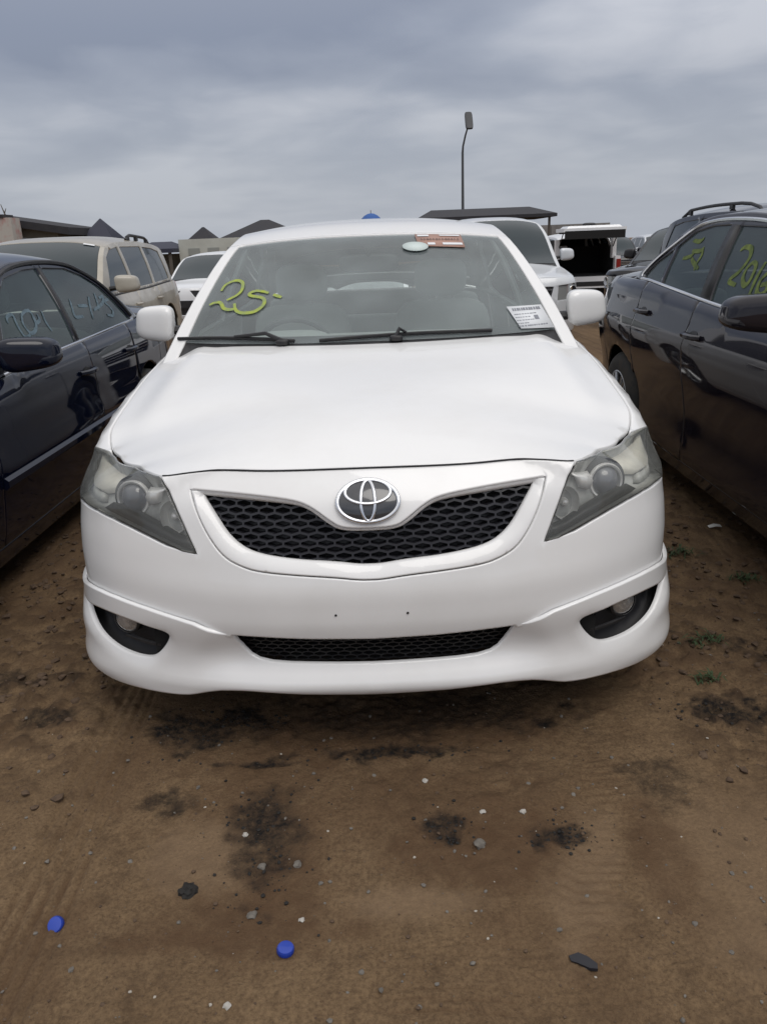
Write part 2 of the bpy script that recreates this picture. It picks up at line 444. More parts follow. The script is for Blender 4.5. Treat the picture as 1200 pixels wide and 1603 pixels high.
    def hood(self, x, y):
        xe = np.maximum(np.interp(y, *self.hx), .02); ze = np.interp(y, *self.hz)
        r = np.clip(np.abs(x)/xe, 0, 1.05)
        z = ze+(np.maximum(self.zh(y), ze)-ze)*(1-r**(self.hp+self.sp.get('hood_flat', 0)*sst(.5, 1.3, y)))
        if 'hood_ridge' in self.sp: z = z+self.sp['hood_ridge'](np.abs(x), y)
        return np.stack([x+0*y, y+0*x, z], -1)
    def boot(self, x, y):
        xe = np.maximum(np.interp(y, *self.bx), .02); ze = np.interp(y, *self.bz)
        r = np.clip(np.abs(x)/xe, 0, 1.05)
        return np.stack([x+0*y, y+0*x, ze+(np.maximum(self.zb(y), ze)-ze)*(1-r**2.4)], -1)

def strip(y0, y1, f0, f1, n=14):
    """outline between two curves f0 (lower) and f1 (upper) of the first coordinate"""
    t = np.linspace(y0, y1, n)
    return np.array([(a, float(f0(a))) for a in t]+[(a, float(f1(a))) for a in t[::-1]])

def arch(yw, zw, r, z0, n=14, a0=None, a1=None):
    """points over a wheel arch from the rear foot to the front foot"""
    q = math.asin((z0-zw)/r)
    a0 = -q if a0 is None else a0
    t = np.linspace(q if a0 is None else q, math.pi-q if a1 is None else a1, n)
    return [(yw+r*math.cos(k), zw+r*math.sin(k)) for k in t]

def mirror2(o): o = np.array(o, float)*np.array([-1, 1]); return o[::-1]

def make_wheel(root, x, y, r, side, mats, spokes=5, w=.21, hub='rim_metal', detail=True):
    """tyre, rim and spokes; side = +1 faces +x"""
    wh = Geo()
    prof = [(r*.66, -w/2), (r*.80, -w/2-.004), (r*.93, -w/2+.008), (r*.985, -w/2+.03), (r, -w*.2), (r, w*.2), (r*.985, w/2-.03), (r*.93, w/2-.008), (r*.80, w/2+.004), (r*.66, w/2), (r*.64, w/2-.02)]
    wh.lathe(prof, (0, 0, 0), (side, 0, 0), 36 if detail else 24)
    o = wh.build('wheel', mats['rubber'], root); o.location = (x, y, r)
    if not detail:
        g = Geo().lathe([(r*.65, w/2-.01), (r*.6, w/2-.03), (r*.2, w/2-.02), (.0, w/2-.015)], (0, 0, 0), (side, 0, 0), 20); g.build('rim', mats[hub], o); return o
    g = Geo()
    g.lathe([(r*.665, w/2-.002), (r*.64, w/2+.002), (r*.61, w/2-.012), (r*.60, -w*.2), (0, -w*.2)], (0, 0, 0), (side, 0, 0), 36)
    for k in range(spokes):
        a = 2*math.pi*k/spokes+.3
        for da in (-.13, .13):
            p0 = np.array([side*(w/2-.02), math.cos(a)*r*.12, math.sin(a)*r*.12]); p1 = np.array([side*(w/2-.014), math.cos(a+da)*r*.63, math.sin(a+da)*r*.63])
            g.tube([p0, (p0+p1)/2+np.array([side*.006, 0, 0]), p1], [.028, .022, .02], 6, flat=.6)
    g.lathe([(r*.2, w/2-.03), (r*.18, w/2-.008), (0, w/2-.004)], (0, 0, 0), (side, 0, 0), 16)
    g.build('rim', mats[hub], o)
    return o

def make_seat(root, x, y, mats, rear=False, z0=.34, w=.50, hr=True, back_h=.60):
    """car seat facing the nose (-y)"""
    tilt = R(14); M = [[1, 0, 0], [0, math.cos(tilt), math.sin(tilt)], [0, -math.sin(tilt), math.cos(tilt)]]
    g = Geo()
    g.rbox((x, y, z0+.10), (w, .54, .20), p=6)
    g.rbox((x, y+.30, z0+.14+back_h/2), (w, .17, back_h), p=5, M=M)
    s = g.build('seat', mats['seat'], root)
    for hx in ([x] if not rear else [x-.42*w, x+.42*w]) if hr else []:
        h = Geo(); zt = z0+.14+back_h; yy = y+.30+back_h/2*math.tan(tilt)
        h.rbox((hx, yy+.035, zt+(.10 if not rear else .055)), (.27, .10, .19 if not rear else .12), p=3.2)
        h.tube([(hx-.06, yy, zt-.04), (hx-.06, yy+.03, zt+.06)], .007, 6); h.tube([(hx+.06, yy, zt-.04), (hx+.06, yy+.03, zt+.06)], .007, 6)
        h.build('headrest', mats['seat'], s)

def make_interior(root, B, mats, detail=True):
    sp = B.sp; y1 = sp['seat_y']; lift = sp.get('seat_z', .34)
    for sx in (-1, 1): make_seat(root, sx*.36, y1, mats, z0=lift)
    make_seat(root, 0, y1+.92, mats, rear=True, z0=lift+.0, w=1.25, back_h=.46)
    yd = sp['dash_y']; zd = sp['dash_z']
    d = Geo(); d.rbox((0, yd+.16, zd-.13), (1.42, .46, .25), p=5); d.rbox((-.36, yd+.30, zd-.035), (.36, .20, .09), p=3)
    d.build('dashboard', mats['trim'], root)
    st = Geo(); c = np.array([sp.get('steer_x', -.36), yd+.50, zd-.05]); ax = np.array([0, .9, .42]); ax /= np.linalg.norm(ax); w = np.cross(ax, [1, 0, 0])
    c = c-np.array([0, -.06, .07])
    st.tube([c+.18*(math.cos(a)*np.array([1, 0, 0])+math.sin(a)*w) for a in np.linspace(0, 2*math.pi, 24, endpoint=False)], .014, 8, closed=True)
    for a in (0, math.pi, -math.pi/2 if w[2] > 0 else math.pi/2): st.tube([c, c+.18*(math.cos(a)*np.array([1, 0, 0])+math.sin(a)*w)], .018, 6)
    st.lathe([(.07, 0), (.06, .02), (0, .028)], c, ax, 16); st.tube([c, c-ax*.3], .03, 8)
    st.build('steering_wheel', mats.get('wheel_trim', mats['trim']), root)
    fl = Geo(); fl.box((0, (yd+y1+1.2)/2, .30), (1.45, y1+1.6-yd, .05)); fl.build('cabin_floor', mats['trim'], root)

def build_car(name, label, cat, sp, mats, loc=(0, 0, 0), rotz=0, group=None, detail=2, skip=()):
    """generic car with its nose at the local origin, facing -y. detail 2: hollow cabin, doors, handles; 1: closed dark glass"""
    B = CarBody(sp); root = thing(name, label, cat, loc, rotz, group)
    P = mats; L = sp['L']; hs = sp.get('h', .05 if detail > 1 else .09); sk = .012
    yf, yr, rw = sp['axles'][0], sp['axles'][1], sp['wheel_r']; ra = rw+sp.get('arch_gap', .055)
    zs = sp.get('sill', .24); d1, d2, d3 = sp['doors']
    zt = lambda y: float(B.zt(B.s_y(y)))
    g = .003
    yF, yR = sp.get('fender_y', yf-.38), sp.get('quarter_y', yr+.40)
    zcut = sp.get('clad_z', zs)
    def both(nm, outline, mat, holes=(), **k):
        out = []
        for m in (1, -1):
            if m == 1: out.append(panel(nm, B.low, outline, mat, root, holes, **k))
            else: out.append(panel(nm, B.low, mirror2(outline), mat, root, [mirror2(q) for q in holes], **k))
        return out
    # flanks -------------------------------------------------------------
    if 'flank' not in skip:
        a0 = R(150)
        top = [(y, zt(y)) for y in np.linspace(yF, d1-g, 10)]
        fen = top+[(d1-g, zs)]+arch(yf, rw, ra, zs, a1=a0)
        if 'fender_only' not in skip: both('fender', B.yz(fen), P['paint'], h=hs, skirt=sk)
        fd = [(d1+g, zs)]+[(y, zt(y)) for y in np.linspace(d1+g, d2-g, 8)]+[(d2-g, zs)]
        doors = both('door', B.yz(fd), P['paint'], h=hs, skirt=sk)
        # rear door follows the wheel arch
        ar = [p for p in arch(yr, rw, ra+.03, zs, 16)]       # rear foot -> front foot
        ar = [p for p in ar if p[0] < d3-g][::1]
        rd = [(d2+g, zs)]+[(y, zt(y)) for y in np.linspace(d2+g, d3-g, 7)]+ar
        doors2 = both('door', B.yz(rd), P['paint'], h=hs, skirt=sk)
        a2 = R(30)
        ak = math.acos(np.clip((d3+g-yr)/ra, -1, 1)) if abs(d3+g-yr) < ra else math.pi
        qq = [(d3+g, rw+ra*math.sin(ak)+.002)]+[(y, zt(y)) for y in np.linspace(d3+g, yR, 8)]+[(yr+ra*math.cos(k), rw+ra*math.sin(k)) for k in np.linspace(a2, ak-.05, 12)]
        both('rear_quarter', B.yz(qq), P['paint'], h=hs, skirt=sk)
        sill = [(yf+ra*.97, zs-.006), (yr-ra*.97, zs-.006), (yr-ra*.97, zs-.09), (yf+ra*.97, zs-.09)]
        both('sill', B.yz(resample(sill, .3))[::-1], P['sill'], h=.08, skirt=.03)
        for dd, yy in ((doors, d2-.10), (doors2, d3-.12)):
            for o, m in zip(dd, (1, -1)):
                zz = zt(yy)-sp.get('handle_dz', .13); s0 = float(B.s_y(yy)); hgeo = Geo()
                A = B.low(np.array([s0-.10, s0-.06, s0, s0+.06, s0+.09]), np.array([zz]*5)); A[:, 0] += np.array([.004, .028, .034, .028, .004])
                A = A*np.array([m, 1, 1]); hgeo.tube(A, [.012, .013, .014, .013, .012], 6)
                hgeo.build('handle', P[sp.get('handle_mat', 'paint')], o)
                if detail > 1:
                    el = np.array([(m*s0+.052*math.cos(t), zz+.022*math.sin(t)) for t in np.linspace(0, 2*math.pi, 18, endpoint=False)])
                    panel('handle_cup', B.low, el, P['black'], o, h=.03, skirt=0, ring=0, off=.0012)
    # ends ---------------------------------------------------------------
    if 'front' not in skip:
        sF = float(B.s_y(yF)); fr = sp['face']; sA = float(B.s_y(yf-ra*.88))
        up = [(s, float(B.zt(s))) for s in np.linspace(0, sF-.004, 12)]
        lo = [(sA, rw+ra*.5-.005), (sA, fr['z0']+.05), (sA*.75, fr['z0']), (0, fr['z0'])]
        half = up+lo
        full = np.array([(s, b) for s, b in half]+[(-s, b) for s, b in half[::-1]])
        full = clean(full[::-1])
        holes = []
        for q in fr.get('center', []): holes.append((q, False))
        hl = [np.array(h[1]) for h in fr.get('center', [])]
        sides = [(nm, np.array(o)) for nm, o in fr.get('pairs', [])]
        H = [np.array(o) for _, o, _ in fr.get('center', [])]+[o for _, o in sides]+[mirror2(o) for _, o in sides]
        panel('front_bumper', B.low, full, P['paint'], root, H, h=hs, skirt=.02)
        for nm, o, mt in fr.get('center', []):
            pn = panel(nm, B.low, np.array(o), P[mt], root, h=hs, skirt=0, off=-.018, ring=0)
            lo_, hi_ = np.array(o).min(0), np.array(o).max(0)
            for k in range(fr.get('bars', {}).get(nm, 0)):
                zz = lo_[1]+(hi_[1]-lo_[1])*(k+1)/(fr['bars'][nm]+1)
                ss = np.linspace(lo_[0]+.03, hi_[0]-.03, 12); ins = inside(o, np.stack([ss, ss*0+zz], 1)); ss = ss[ins]
                if len(ss) > 2: bar = B.low(ss, ss*0+zz); Geo().tube(bar, .012, 6).build('grille_bar', P[fr.get('bar_mat', 'chrome')], pn)
        for nm, o in sides:
            for m in (1, -1):
                oo = o if m == 1 else mirror2(o)
                back = panel(nm, B.low, oo, P[fr.get('mats', {}).get(nm, 'lamp')], root, h=hs, skirt=0, off=-.016, ring=0)
                if nm == 'headlight':
                    c2 = o.mean(0)*np.array([m, 1]); c3 = B.low(np.array([c2[0]]), np.array([c2[1]]))[0]; rr = fr.get('lamp_r', .06)
                    e = 1e-2; nrm = np.cross(B.low(np.array([c2[0]+e]), np.array([c2[1]]))[0]-c3, B.low(np.array([c2[0]]), np.array([c2[1]+e]))[0]-c3); nrm /= np.linalg.norm(nrm)
                    gg = Geo().lathe([(rr, -.012), (rr*.95, -.008), (rr*.5, -.014), (0, -.015)], c3, nrm+np.array([0, -.6, 0]), 16); gg.build('lamp_bowl', P['chrome'], back)
        if fr.get('plate'):
            z = fr['plate']; c = B.low(np.array([0.]), np.array([z]))[0]; Geo().box((0, c[1]-.012, z), (.33, .012, .15)).build('plate_holder', P['black'], root)
    if 'rear' not in skip:
        sR = B.S-float(B.s_y(yR)); rr_ = sp['rear']; sA = B.S-float(B.s_y(yr+ra*.88))
        RS = lambda s, b: B.low(np.sign(s)*(B.S-np.abs(s))+(s == 0)*B.S, b)
        up = [(s, float(B.zt(B.S-s))) for s in np.linspace(0, sR-.004, 10)]
        half = up+[(sA, rw+ra*.5-.005), (sA, rr_['z0']+.05), (sA*.7, rr_['z0']), (0, rr_['z0'])]
        full = clean(np.array([(s, b) for s, b in half]+[(-s, b) for s, b in half[::-1]]))
        o = np.array(rr_['lamp'])
        panel('rear_bumper', RS, full, P['paint'], root, [o, mirror2(o)], h=hs*1.4, skirt=.02, flip=True)
        for m in (1, -1): panel('tail_light', RS, o if m == 1 else mirror2(o), P['tail'], root, h=.06, skirt=.01, off=-.002, flip=True)
    # hood, boot -----------------------------------------------------------
    if 'hood' not in skip:
        yc = sp['cowl_y']; ys = np.linspace(B.hx[0][0]+.012, yc, 16)
        xe = np.interp(ys, *B.hx)-.004
        hc = sp.get('cowl_corner', .12)
        back = [(x, yc+hc*(x/xe[-1])**2) for x in np.linspace(xe[-1]*.98, 0, 6)]
        half = list(zip(xe, ys))+back
        full = clean(np.array([(x, y) for x, y in half]+[(-x, y) for x, y in half[::-1]]))
        panel('hood', B.hood, full, P['paint'], root, h=hs, skirt=sk)
    if 'boot' not in skip and 'boot' in sp:
        y0 = sp['deck_y']; ys = np.linspace(y0, B.bx[0][-1]-.012, 12); xe = np.interp(ys, *B.bx)-.004
        half = [(0, y0)]+list(zip(xe, ys))
        full = clean(np.array([(x, y) for x, y in half]+[(-x, y) for x, y in half[::-1][:-1]]))
        panel('boot_lid', B.boot, full, P['paint'], root, h=hs*1.3, skirt=sk)
    # cabin sides ----------------------------------------------------------
    ya, yb = sp['arc'][0][0], sp['arc'][-1][0]
    out = strip(sp.get('side_y0', ya), yb, lambda y: float(B.ze(y))-.004, lambda y: max(float(B.zr(y)), float(B.ze(y))), 40)
    wins = [np.array(w) for w in sp['windows']]
    for m in (1, -1):
        S = B.side if m == 1 else B.side_l
        panel('cabin_side', S, out, P['pillar'], root, wins, h=hs, skirt=.02, flip=(m == -1))
        for w in wins:
            c = w.mean(0); big = c+(w-c)*1.03
            panel('window', S, big, P['glass'], root, h=.09, skirt=0, ring=0, off=-.008, flip=(m == -1))
    # cabin top --------------------------------------------------------------
    w0, w1, r0, r1 = sp['screens']        # windscreen base/top, rear glass top/base (arc y)
    def band(v0, v1, u, n=10): return np.array([(-u, v) for v in np.linspace(v0, v1, n)]+[(x, v1) for x in np.linspace(-u, u, 9)[1:-1]]+[(u, v) for v in np.linspace(v1, v0, n)]+[(x, v0) for x in np.linspace(u, -u, 9)[1:-1]])
    ug = sp.get('glass_u', .93)
    if 'top' not in skip:
        T = B.top
        panel('windshield', T, band(w0+.02, w1-.02, ug), P['screen'], root, h=.08, skirt=0, ring=0, off=-.004)
        panel('windshield_border', T, band(w0+.015, w1-.015, ug+.004), P['black'], root, [band(w0+.06, w1-.05, ug-.045)], h=.08, skirt=0, ring=0, off=-.008)
        nv = np.linspace(ya+.02, w1, 14); inn = ug+.006
        U = [(-1, v) for v in nv]+[(x, w1) for x in np.linspace(-1, 1, 15)[1:-1]]+[(1, v) for v in nv[::-1]]+[(inn, v) for v in nv[:-1]]+[(x, w1-.014) for x in np.linspace(inn, -inn, 13)]+[(-inn, v) for v in nv[::-1][1:]]
        panel('pillar', T, np.array(U), P['paint'], root, h=.06, skirt=.01)
        panel('cowl', T, band(ya+.02, w0+.035, inn), P['black'], root, h=.06, skirt=.01, ring=0, off=-.007)
        panel('roof', T, band(w1+.004, r0-.004, 1.0, 16), P['paint'], root, h=hs*1.4, skirt=.015)
        if r1 > r0 and 'rear_screen' not in skip:
            panel('rear_window', T, band(r0+.02, r1-.02, ug), P['glass'], root, h=.1, skirt=0, ring=0, off=-.004)
            panel('pillar', T, band(r0, yb-.01, 1.0), P['paint'], root, [band(r0+.026, r1-.026, ug-.008)], h=.08, skirt=.01)
    # wheels, underbody ------------------------------------------------------
    xw = sp.get('track', .775)
    for yy in (yf, yr):
        for m in (1, -1): make_wheel(root, m*xw, yy, rw, m, P, spokes=sp.get('spokes', 5), detail=detail > 1)
    un = Geo(); hw = xw-.16
    un.box((0, L/2, .29), (2*hw, L-.35, .14)); un.box((0, yf, .5), (2*hw, 2*ra, .44)); un.box((0, yr, .5), (2*hw, 2*ra, .44))
    un.box((0, (yf+yr)/2, .33), (2*(xw+.04), yr-yf-2*ra-.02, .2))
    un.build('underbody', P['dark'], root, smooth=False)
    # mirrors ------------------------------------------------------------------
    if 'mirror' in sp:
        y0, z0, mx, (sx, sy, sz) = sp['mirror']
        for m in (1, -1):
            gg = Geo(); gg.rbox((m*mx, y0, z0), (sx, sy, sz), p=3.6, n=10); gg.v = [(x-m*.10*(z-z0), y+.35*(abs(x)-mx), z+.10*(abs(x)-mx)*(1 if z < z0 else -.6)) for x, y, z in gg.v]
            o = gg.build('side_mirror', P[sp.get('mirror_mat', 'paint')], root, sharp=None)
            b0 = B.side(np.array([y0+.02]), np.array([float(B.ze(y0))+.05]))[0]
            Geo().tube([(m*(b0[0]-.01), y0+.02, z0-sz*.28), (m*(mx-sx*.3), y0, z0-sz*.2)], [.05, .035], 8, flat=.5).build('mirror_arm', P['black'], o)
            ml = Geo(); ml.rbox((m*mx, y0+sy/2-.004, z0), (sx*.86, .02, sz*.8), p=4); ml.build('mirror_glass', P['chrome'], o)
    if sp.get('rails'):
        yy0, yy1, ux = sp['rails']
        for m in (1, -1):
            t = np.linspace(yy0, yy1, 12); pts = B.top(np.full(12, ux*m), t); lift = .055*np.minimum(1, np.minimum(t-yy0, yy1-t)/.12); pts[:, 2] += lift
            rl = Geo(); rl.tube(pts, .018, 8); o = rl.build('roof_rail', P[sp.get('rail_mat', 'black')], root)
            for k in (1, 5, 10): q = pts[k]; Geo().box((q[0], q[1], q[2]-.025), (.03, .08, .06)).build('rail_foot', P['black'], o)
    if detail > 1: make_interior(root, B, P)
    return root, B
def white_ridge(x, y):
    xr = .70-.05*(y-.6)                       # soft crease running forward from the windscreen pillar
    f = sst(.45, .95, y)*(1-sst(1.35, 1.6, y))
    return .007*f*np.exp(-((x-xr)/.045)**2)-.008*f*np.exp(-((x-xr-.085)/.05)**2)
WHITE = dict(L=4.81, axles=(.965, 3.74), wheel_r=.325, arch_gap=.05, sill=.25, doors=(1.42, 2.52, 3.42), h=.035,
    contour=[(0, 0.03), (0.2, 0.036), (0.35, 0.055), (0.5, 0.098), (0.62, 0.148), (0.725, 0.21), (0.812, 0.295), (0.872, 0.405), (0.908, 0.55), (0.924, 0.72), (0.93, 0.95), (0.924, 1.25), (0.915, 1.6), (0.915, 2.4), (0.91, 3.3), (0.9, 3.9), (0.875, 4.3), (0.82, 4.55), (0.7, 4.7), (0.5, 4.775), (0.25, 4.8), (0, 4.805)],
    front=[(.10, .05), (.19, .045), (.24, .02), (.30, .025), (.38, .010), (.43, .0), (.50, .0), (.57, .014), (.66, .036), (.735, .064), (.795, .115), (.86, .19)],
    flank=[(0.15, 0.035), (0.22, 0.012), (0.32, 0), (0.52, 0), (0.6, 0.006), (0.68, 0.018), (0.75, 0.022), (0.8, 0.026), (0.9, 0.04), (1.0, 0.05)],
    tail=[(.15, .04), (.3, .0), (.6, .0), (.75, .03), (.95, .07), (1.05, .10)],
    front_blend=(.30, .95), tail_blend=(.2, .9),
    edge=[('fx', 0, 0.812, 0.004, 0.001), ('fx', 0.3, 0.811, 0.004, 0), ('fx', 0.42, 0.813, 0.004, 0.0), ('fx', 0.5, 0.808, 0.02, 0.008), ('fx', 0.57, 0.8, 0.05, 0.026), ('fx', 0.66, 0.797, 0.08, 0.078), ('fx', 0.76, 0.79, 0.1, 0.128), ('y', 0.42, 0.785, 0.1, 0.124), ('y', 0.56, 0.785, 0.1, 0.09), ('y', 0.72, 0.825, 0.085, 0.062), ('y', 0.92, 0.872, 0.075, 0.066), ('y', 1.1, 0.907, 0.085, 0.062), ('y', 1.3, 0.94, 0.09, 0.058), ('y', 1.6, 0.97, 0.06, 0.05), ('y', 2.4, 0.985, 0.045, 0.045), ('y', 3.4, 1.01, 0.05, 0.05), ('y', 4.0, 1.03, 0.07, 0.07), ('rx', 0.7, 1.02, 0.05, 0.05), ('rx', 0, 1.02, 0.03, 0.03)],
    hood=[(0.12, 0.77), (0.16, 0.812), (0.2, 0.828), (0.3, 0.86), (0.45, 0.892), (0.7, 0.928), (1.0, 0.968), (1.21, 1.0), (1.6, 1.03)],
    boot=[(3.9, 1.10), (4.3, 1.11), (4.65, 1.09), (4.8, 1.03)],
    arc=[(1.12, .855), (1.26, .930), (1.38, 1.005), (1.6, 1.155), (1.99, 1.365), (2.3, 1.425), (2.7, 1.435), (3.1, 1.40), (3.5, 1.30), (3.8, 1.17), (4.12, 1.04)],
    spine=[(1.12, .96, .88), (1.26, 1.09, .97), (1.38, 1.21, 1.003), (1.6, 1.47, 1.165), (1.99, 1.995, 1.398), (2.3, 2.31, 1.462), (2.7, 2.7, 1.483), (3.1, 3.13, 1.465), (3.45, 3.58, 1.39), (3.8, 3.92, 1.24), (4.12, 4.2, 1.10)],
    screens=(1.38, 2.0, 3.35, 4.0), glass_u=.925, lean=(.30, .38), belt_in=.02, cowl_y=1.20, cowl_corner=.17, deck_y=4.15, crown_pow=2.6,
    hood_ridge=white_ridge, hood_flat=4.0, mirror=(1.74, 1.063, .942, (.178, .11, .148)), side_y0=1.30, seat_y=2.05, dash_y=1.42, dash_z=1.0,
    windows=[[(1.72, 1.0), (2.46, 1.01), (2.46, 1.37), (2.1, 1.345), (1.95, 1.28)], [(2.54, 1.012), (3.3, 1.03), (3.56, 1.06), (3.3, 1.29), (3.0, 1.36), (2.54, 1.375)]],
    rear=dict(z0=.22, lamp=[(.45, .72), (1.0, .70), (1.0, .95), (.5, .93)]))
# ------------------------------------------------------------------ white sedan in the middle
def emblem(root, B, c, rx, rz, mats):
    """three interlocked ovals on a dark oval badge lying on the body surface"""
    S = B.low
    def at(x, z, h):
        a = np.array([x]); b = np.array([z]); e = 1e-3; p = S(a, b)[0]
        n = np.cross(S(a+e, b)[0]-p, S(a, b+e)[0]-p); n /= np.linalg.norm(n); return p+n*h
    g = Geo(); n = 40; V = [at(c[0], c[1], .013)]; Fc = []
    for j, (f, h) in enumerate([(.5, .012), (.85, .008), (.97, .004), (1.0, -.004)]):
        for i in range(n):
            t = 2*math.pi*i/n; V.append(at(c[0]+rx*f*math.cos(t), c[1]+rz*f*math.sin(t), h))
    for i in range(n): Fc.append((0, 1+i, 1+(i+1) % n))
    for j in range(3):
        for i in range(n): Fc.append((1+j*n+i, 1+(j+1)*n+i, 1+(j+1)*n+(i+1) % n, 1+j*n+(i+1) % n))
    g.add(V, Fc); o = g.build('emblem', mats['badge'], root, sharp=None)
    def oval(cx, cz, ax, az, w, dome):
        pts = [at(c[0]+cx+ax*math.cos(t), c[1]+cz+az*math.sin(t), .007+dome*(1-((cx+ax*math.cos(t))/rx)**2-((cz+az*math.sin(t))/rz)**2)) for t in np.linspace(0, 2*math.pi, 44, endpoint=False)]
        return pts, w
    for cx, cz, ax, az, w in ((0, 0, rx*.935, rz*.92, .0055), (0, rz*.40, rx*.70, rz*.50, .0045), (0, 0, rx*.215, rz*.88, .0043)):
        pts, w = oval(cx, cz, ax, az, w, .008); gg = Geo(); gg.tube(pts, w, 8, closed=True, flat=.6); gg.build('emblem_ring', mats['chrome'], o, sharp=None)
    return o

def white_front(root, B, P):
    low = B.low
    ET = lambda s0, s1, n: [(s, float(B.zt(s))) for s in np.linspace(s0, s1, n)]
    HL_in = [(.592, .797), (.560, .766), (.536, .734), (.509, .690), (.487, .651), (.4635, .610)]
    HL_bot = [(.505, .614), (.556, .630), (.614, .648), (.68, .666), (.745, .680), (.82, .690), (.92, .692), (1.02, .682), (1.12, .662), (1.20, .650), (1.26, .652), (1.31, .672)]
    HL_out = [(1.335, .715), (1.335, .752)]
    HL_top = [(1.29, .760), (1.22, .770)]+[(s, z-.002) for s, z in ET(1.15, .60, 14)]
    HL = np.array(HL_in+HL_bot+HL_out+HL_top); c = HL.mean(0)
    def sh(o, d): o = np.array(o); o = o if area(o) > 0 else o[::-1]; return offset_in(resample(clean(o), .02), d)
    # grille opening and its surround
    gh = [(0, .6665), (.073, .669), (.106, .687), (.153, .722), (.197, .7375), (.32, .749), (.462, .757), (.42, .707), (.387, .665), (.345, .632), (.295, .613), (.194, .5985), (.0915, .5915), (.031, .5830), (0, .5825)]
    full = lambda h: np.array(list(h)+[(-s, b) for s, b in h[::-1] if s > 1e-6])
    GR = soften(full(gh), 2, keep=(6, 22))
    sm = [(0, .6785), (.069, .681), (.098, .698), (.147, .7335), (.195, .750), (.32, .762), (.497, .771), (.462, .705), (.428, .652), (.385, .605), (.335, .583), (.292, .572), (.194, .563), (.0915, .5555), (.031, .548), (0, .5475)]
    SM = soften(full(sm), 2, keep=(6, 24))
    # bumper skin
    seam = [(1.315, .664), (1.325, .655)]
    arch_f = [(float(B.s_y(y)), z) for y, z in [(.965-.378*math.cos(a), .325+.378*math.sin(a)) for a in np.linspace(R(61), R(18), 9)]]
    crease = [(1.12, .425), (1.0, .43), (.90, .437), (.809, .439), (.676, .433), (.573, .420), (.48, .402), (.43, .388), (.385, .384), (.378, .393), (.3, .392), (.156, .3855), (0, .382)]
    half = ET(0, .588, 14)[:-1]+[(s-.004, z) for s, z in HL_in]+[(s, z-.004) for s, z in HL_bot[1:]]+[(1.322, .664)]+arch_f+[(1.19, .43)]+crease
    half = [(s, z-.003) if i < 13 else (s, z) for i, (s, z) in enumerate(half)]
    bmp = panel('front_bumper', low, full(half), P['paint'], root, [SM], h=.022, skirt=.014, ring=.004, edge=.016)
    # surround sinks a little towards the opening
    def sur(s, b):
        p = low(s, b); x, y, nx, ny = B.contour(s); d = edge_dist(GR, np.stack([np.ravel(s), np.ravel(b)], 1)).reshape(np.shape(s))
        k = .016*(1-np.clip(d/.032, 0, 1))**1.6
        return p-np.stack([nx*k, ny*k, 0*k], -1)
    so = sh(SM, .0035)
    so = so if area(so) > 0 else so[::-1]
    panel('grille_surround', sur, so, P['paint'], root, [GR], h=.012, skirt=.016, ring=.004, edge=.01, NS=low)
    gr = panel('grille', low, sh(GR, -.012), P['black'], root, h=.05, skirt=-.048, ring=0, off=-.062)
    # fish-scale mesh of the grille: flat hexagon bars in a lattice
    def mesh_fill(nm, outline, par, px, pz, off, w, dep):
        g = Geo(); lo, hi = np.array(outline).min(0), np.array(outline).max(0); segs = set()
        ni = int((hi[0]-lo[0])/px)+3; nj = int((hi[1]-lo[1])/pz)+3
        def node(i, j, k):    # hexagon corners
            cx = -ni*px/2+i*px+(px/2 if j % 2 else 0); cz = lo[1]-pz+j*pz
            return [(cx-px*.5, cz+pz*.33), (cx-px*.5, cz-pz*.33), (cx, cz-pz*.67), (cx+px*.5, cz-pz*.33), (cx+px*.5, cz+pz*.33), (cx, cz+pz*.67)][k]
        for i in range(ni):
            for j in range(nj):
                for k in range(6):
                    a, b = node(i, j, k), node(i, j, (k+1) % 6)
                    key = tuple(sorted([(round(a[0], 4), round(a[1], 4)), (round(b[0], 4), round(b[1], 4))])); segs.add(key)
        big = offset_in(np.array(outline) if area(outline) > 0 else np.array(outline)[::-1], -.012)
        keep = [s for s in segs]
        mids = np.array([((a[0]+b[0])/2, (a[1]+b[1])/2) for a, b in keep]); ok = inside(big, mids)
        for (a, b), k in zip(keep, ok):
            if not k: continue
            a, b = np.array(a), np.array(b); t = (b-a)/np.linalg.norm(b-a); n = np.array([-t[1], t[0]])*w/2
            q = np.array([a-n, b-n, b+n, a+n]); p = low(q[:, 0], q[:, 1]); x, y, nx, ny = B.contour(q[:, 0]); N = np.stack([nx, ny, 0*nx], 1)
            f = p-N*off; r = p-N*(off+dep)+np.array([0, 0, -.002]); m = (f.mean(0)-N[0]*-.003)
            g.add(np.concatenate([f, r]), [(0, 1, 2, 3), (0, 4, 5, 1), (3, 2, 6, 7)])
        return g.build(nm, P['grille'], par, smooth=False, sharp=None)
    mesh_fill('grille_mesh', GR, gr, .046, .0165, .036, .0055, .022)
    emblem(root, B, (0, .739), .0845, .0495, P)
    # lower lip / body kit
    zc = Curve([0, .30, .376, .425, .471, .562, .6615, .783, .9, .99, 1.12, 1.3], [.378, .387, .391, .400, .421, .4385, .4525, .461, .452, .434, .427, .42])
    zb = Curve([0, .2, .33, .43, .48, .53, .607, .687, .80, .88, .93, 1.0, 1.2], [.205, .213, .222, .218, .206, .192, .184, .180, .171, .176, .187, .198, .21])
    FG = np.array([(.985, .383), (.84, .403), (.783, .407), (.691, .4035), (.60, .388), (.576, .382), (.570, .365), (.605, .319), (.644, .286), (.683, .277), (.75, .277), (.80, .286), (.85, .305), (.90, .335), (.945, .362)])
    FG = soften(FG, 2, keep=(0,))
    IN = full([(0, .374), (.156, .379), (.3, .386), (.381, .390), (.371, .341), (.337, .305), (.259, .299), (.094, .295), (0, .294)])
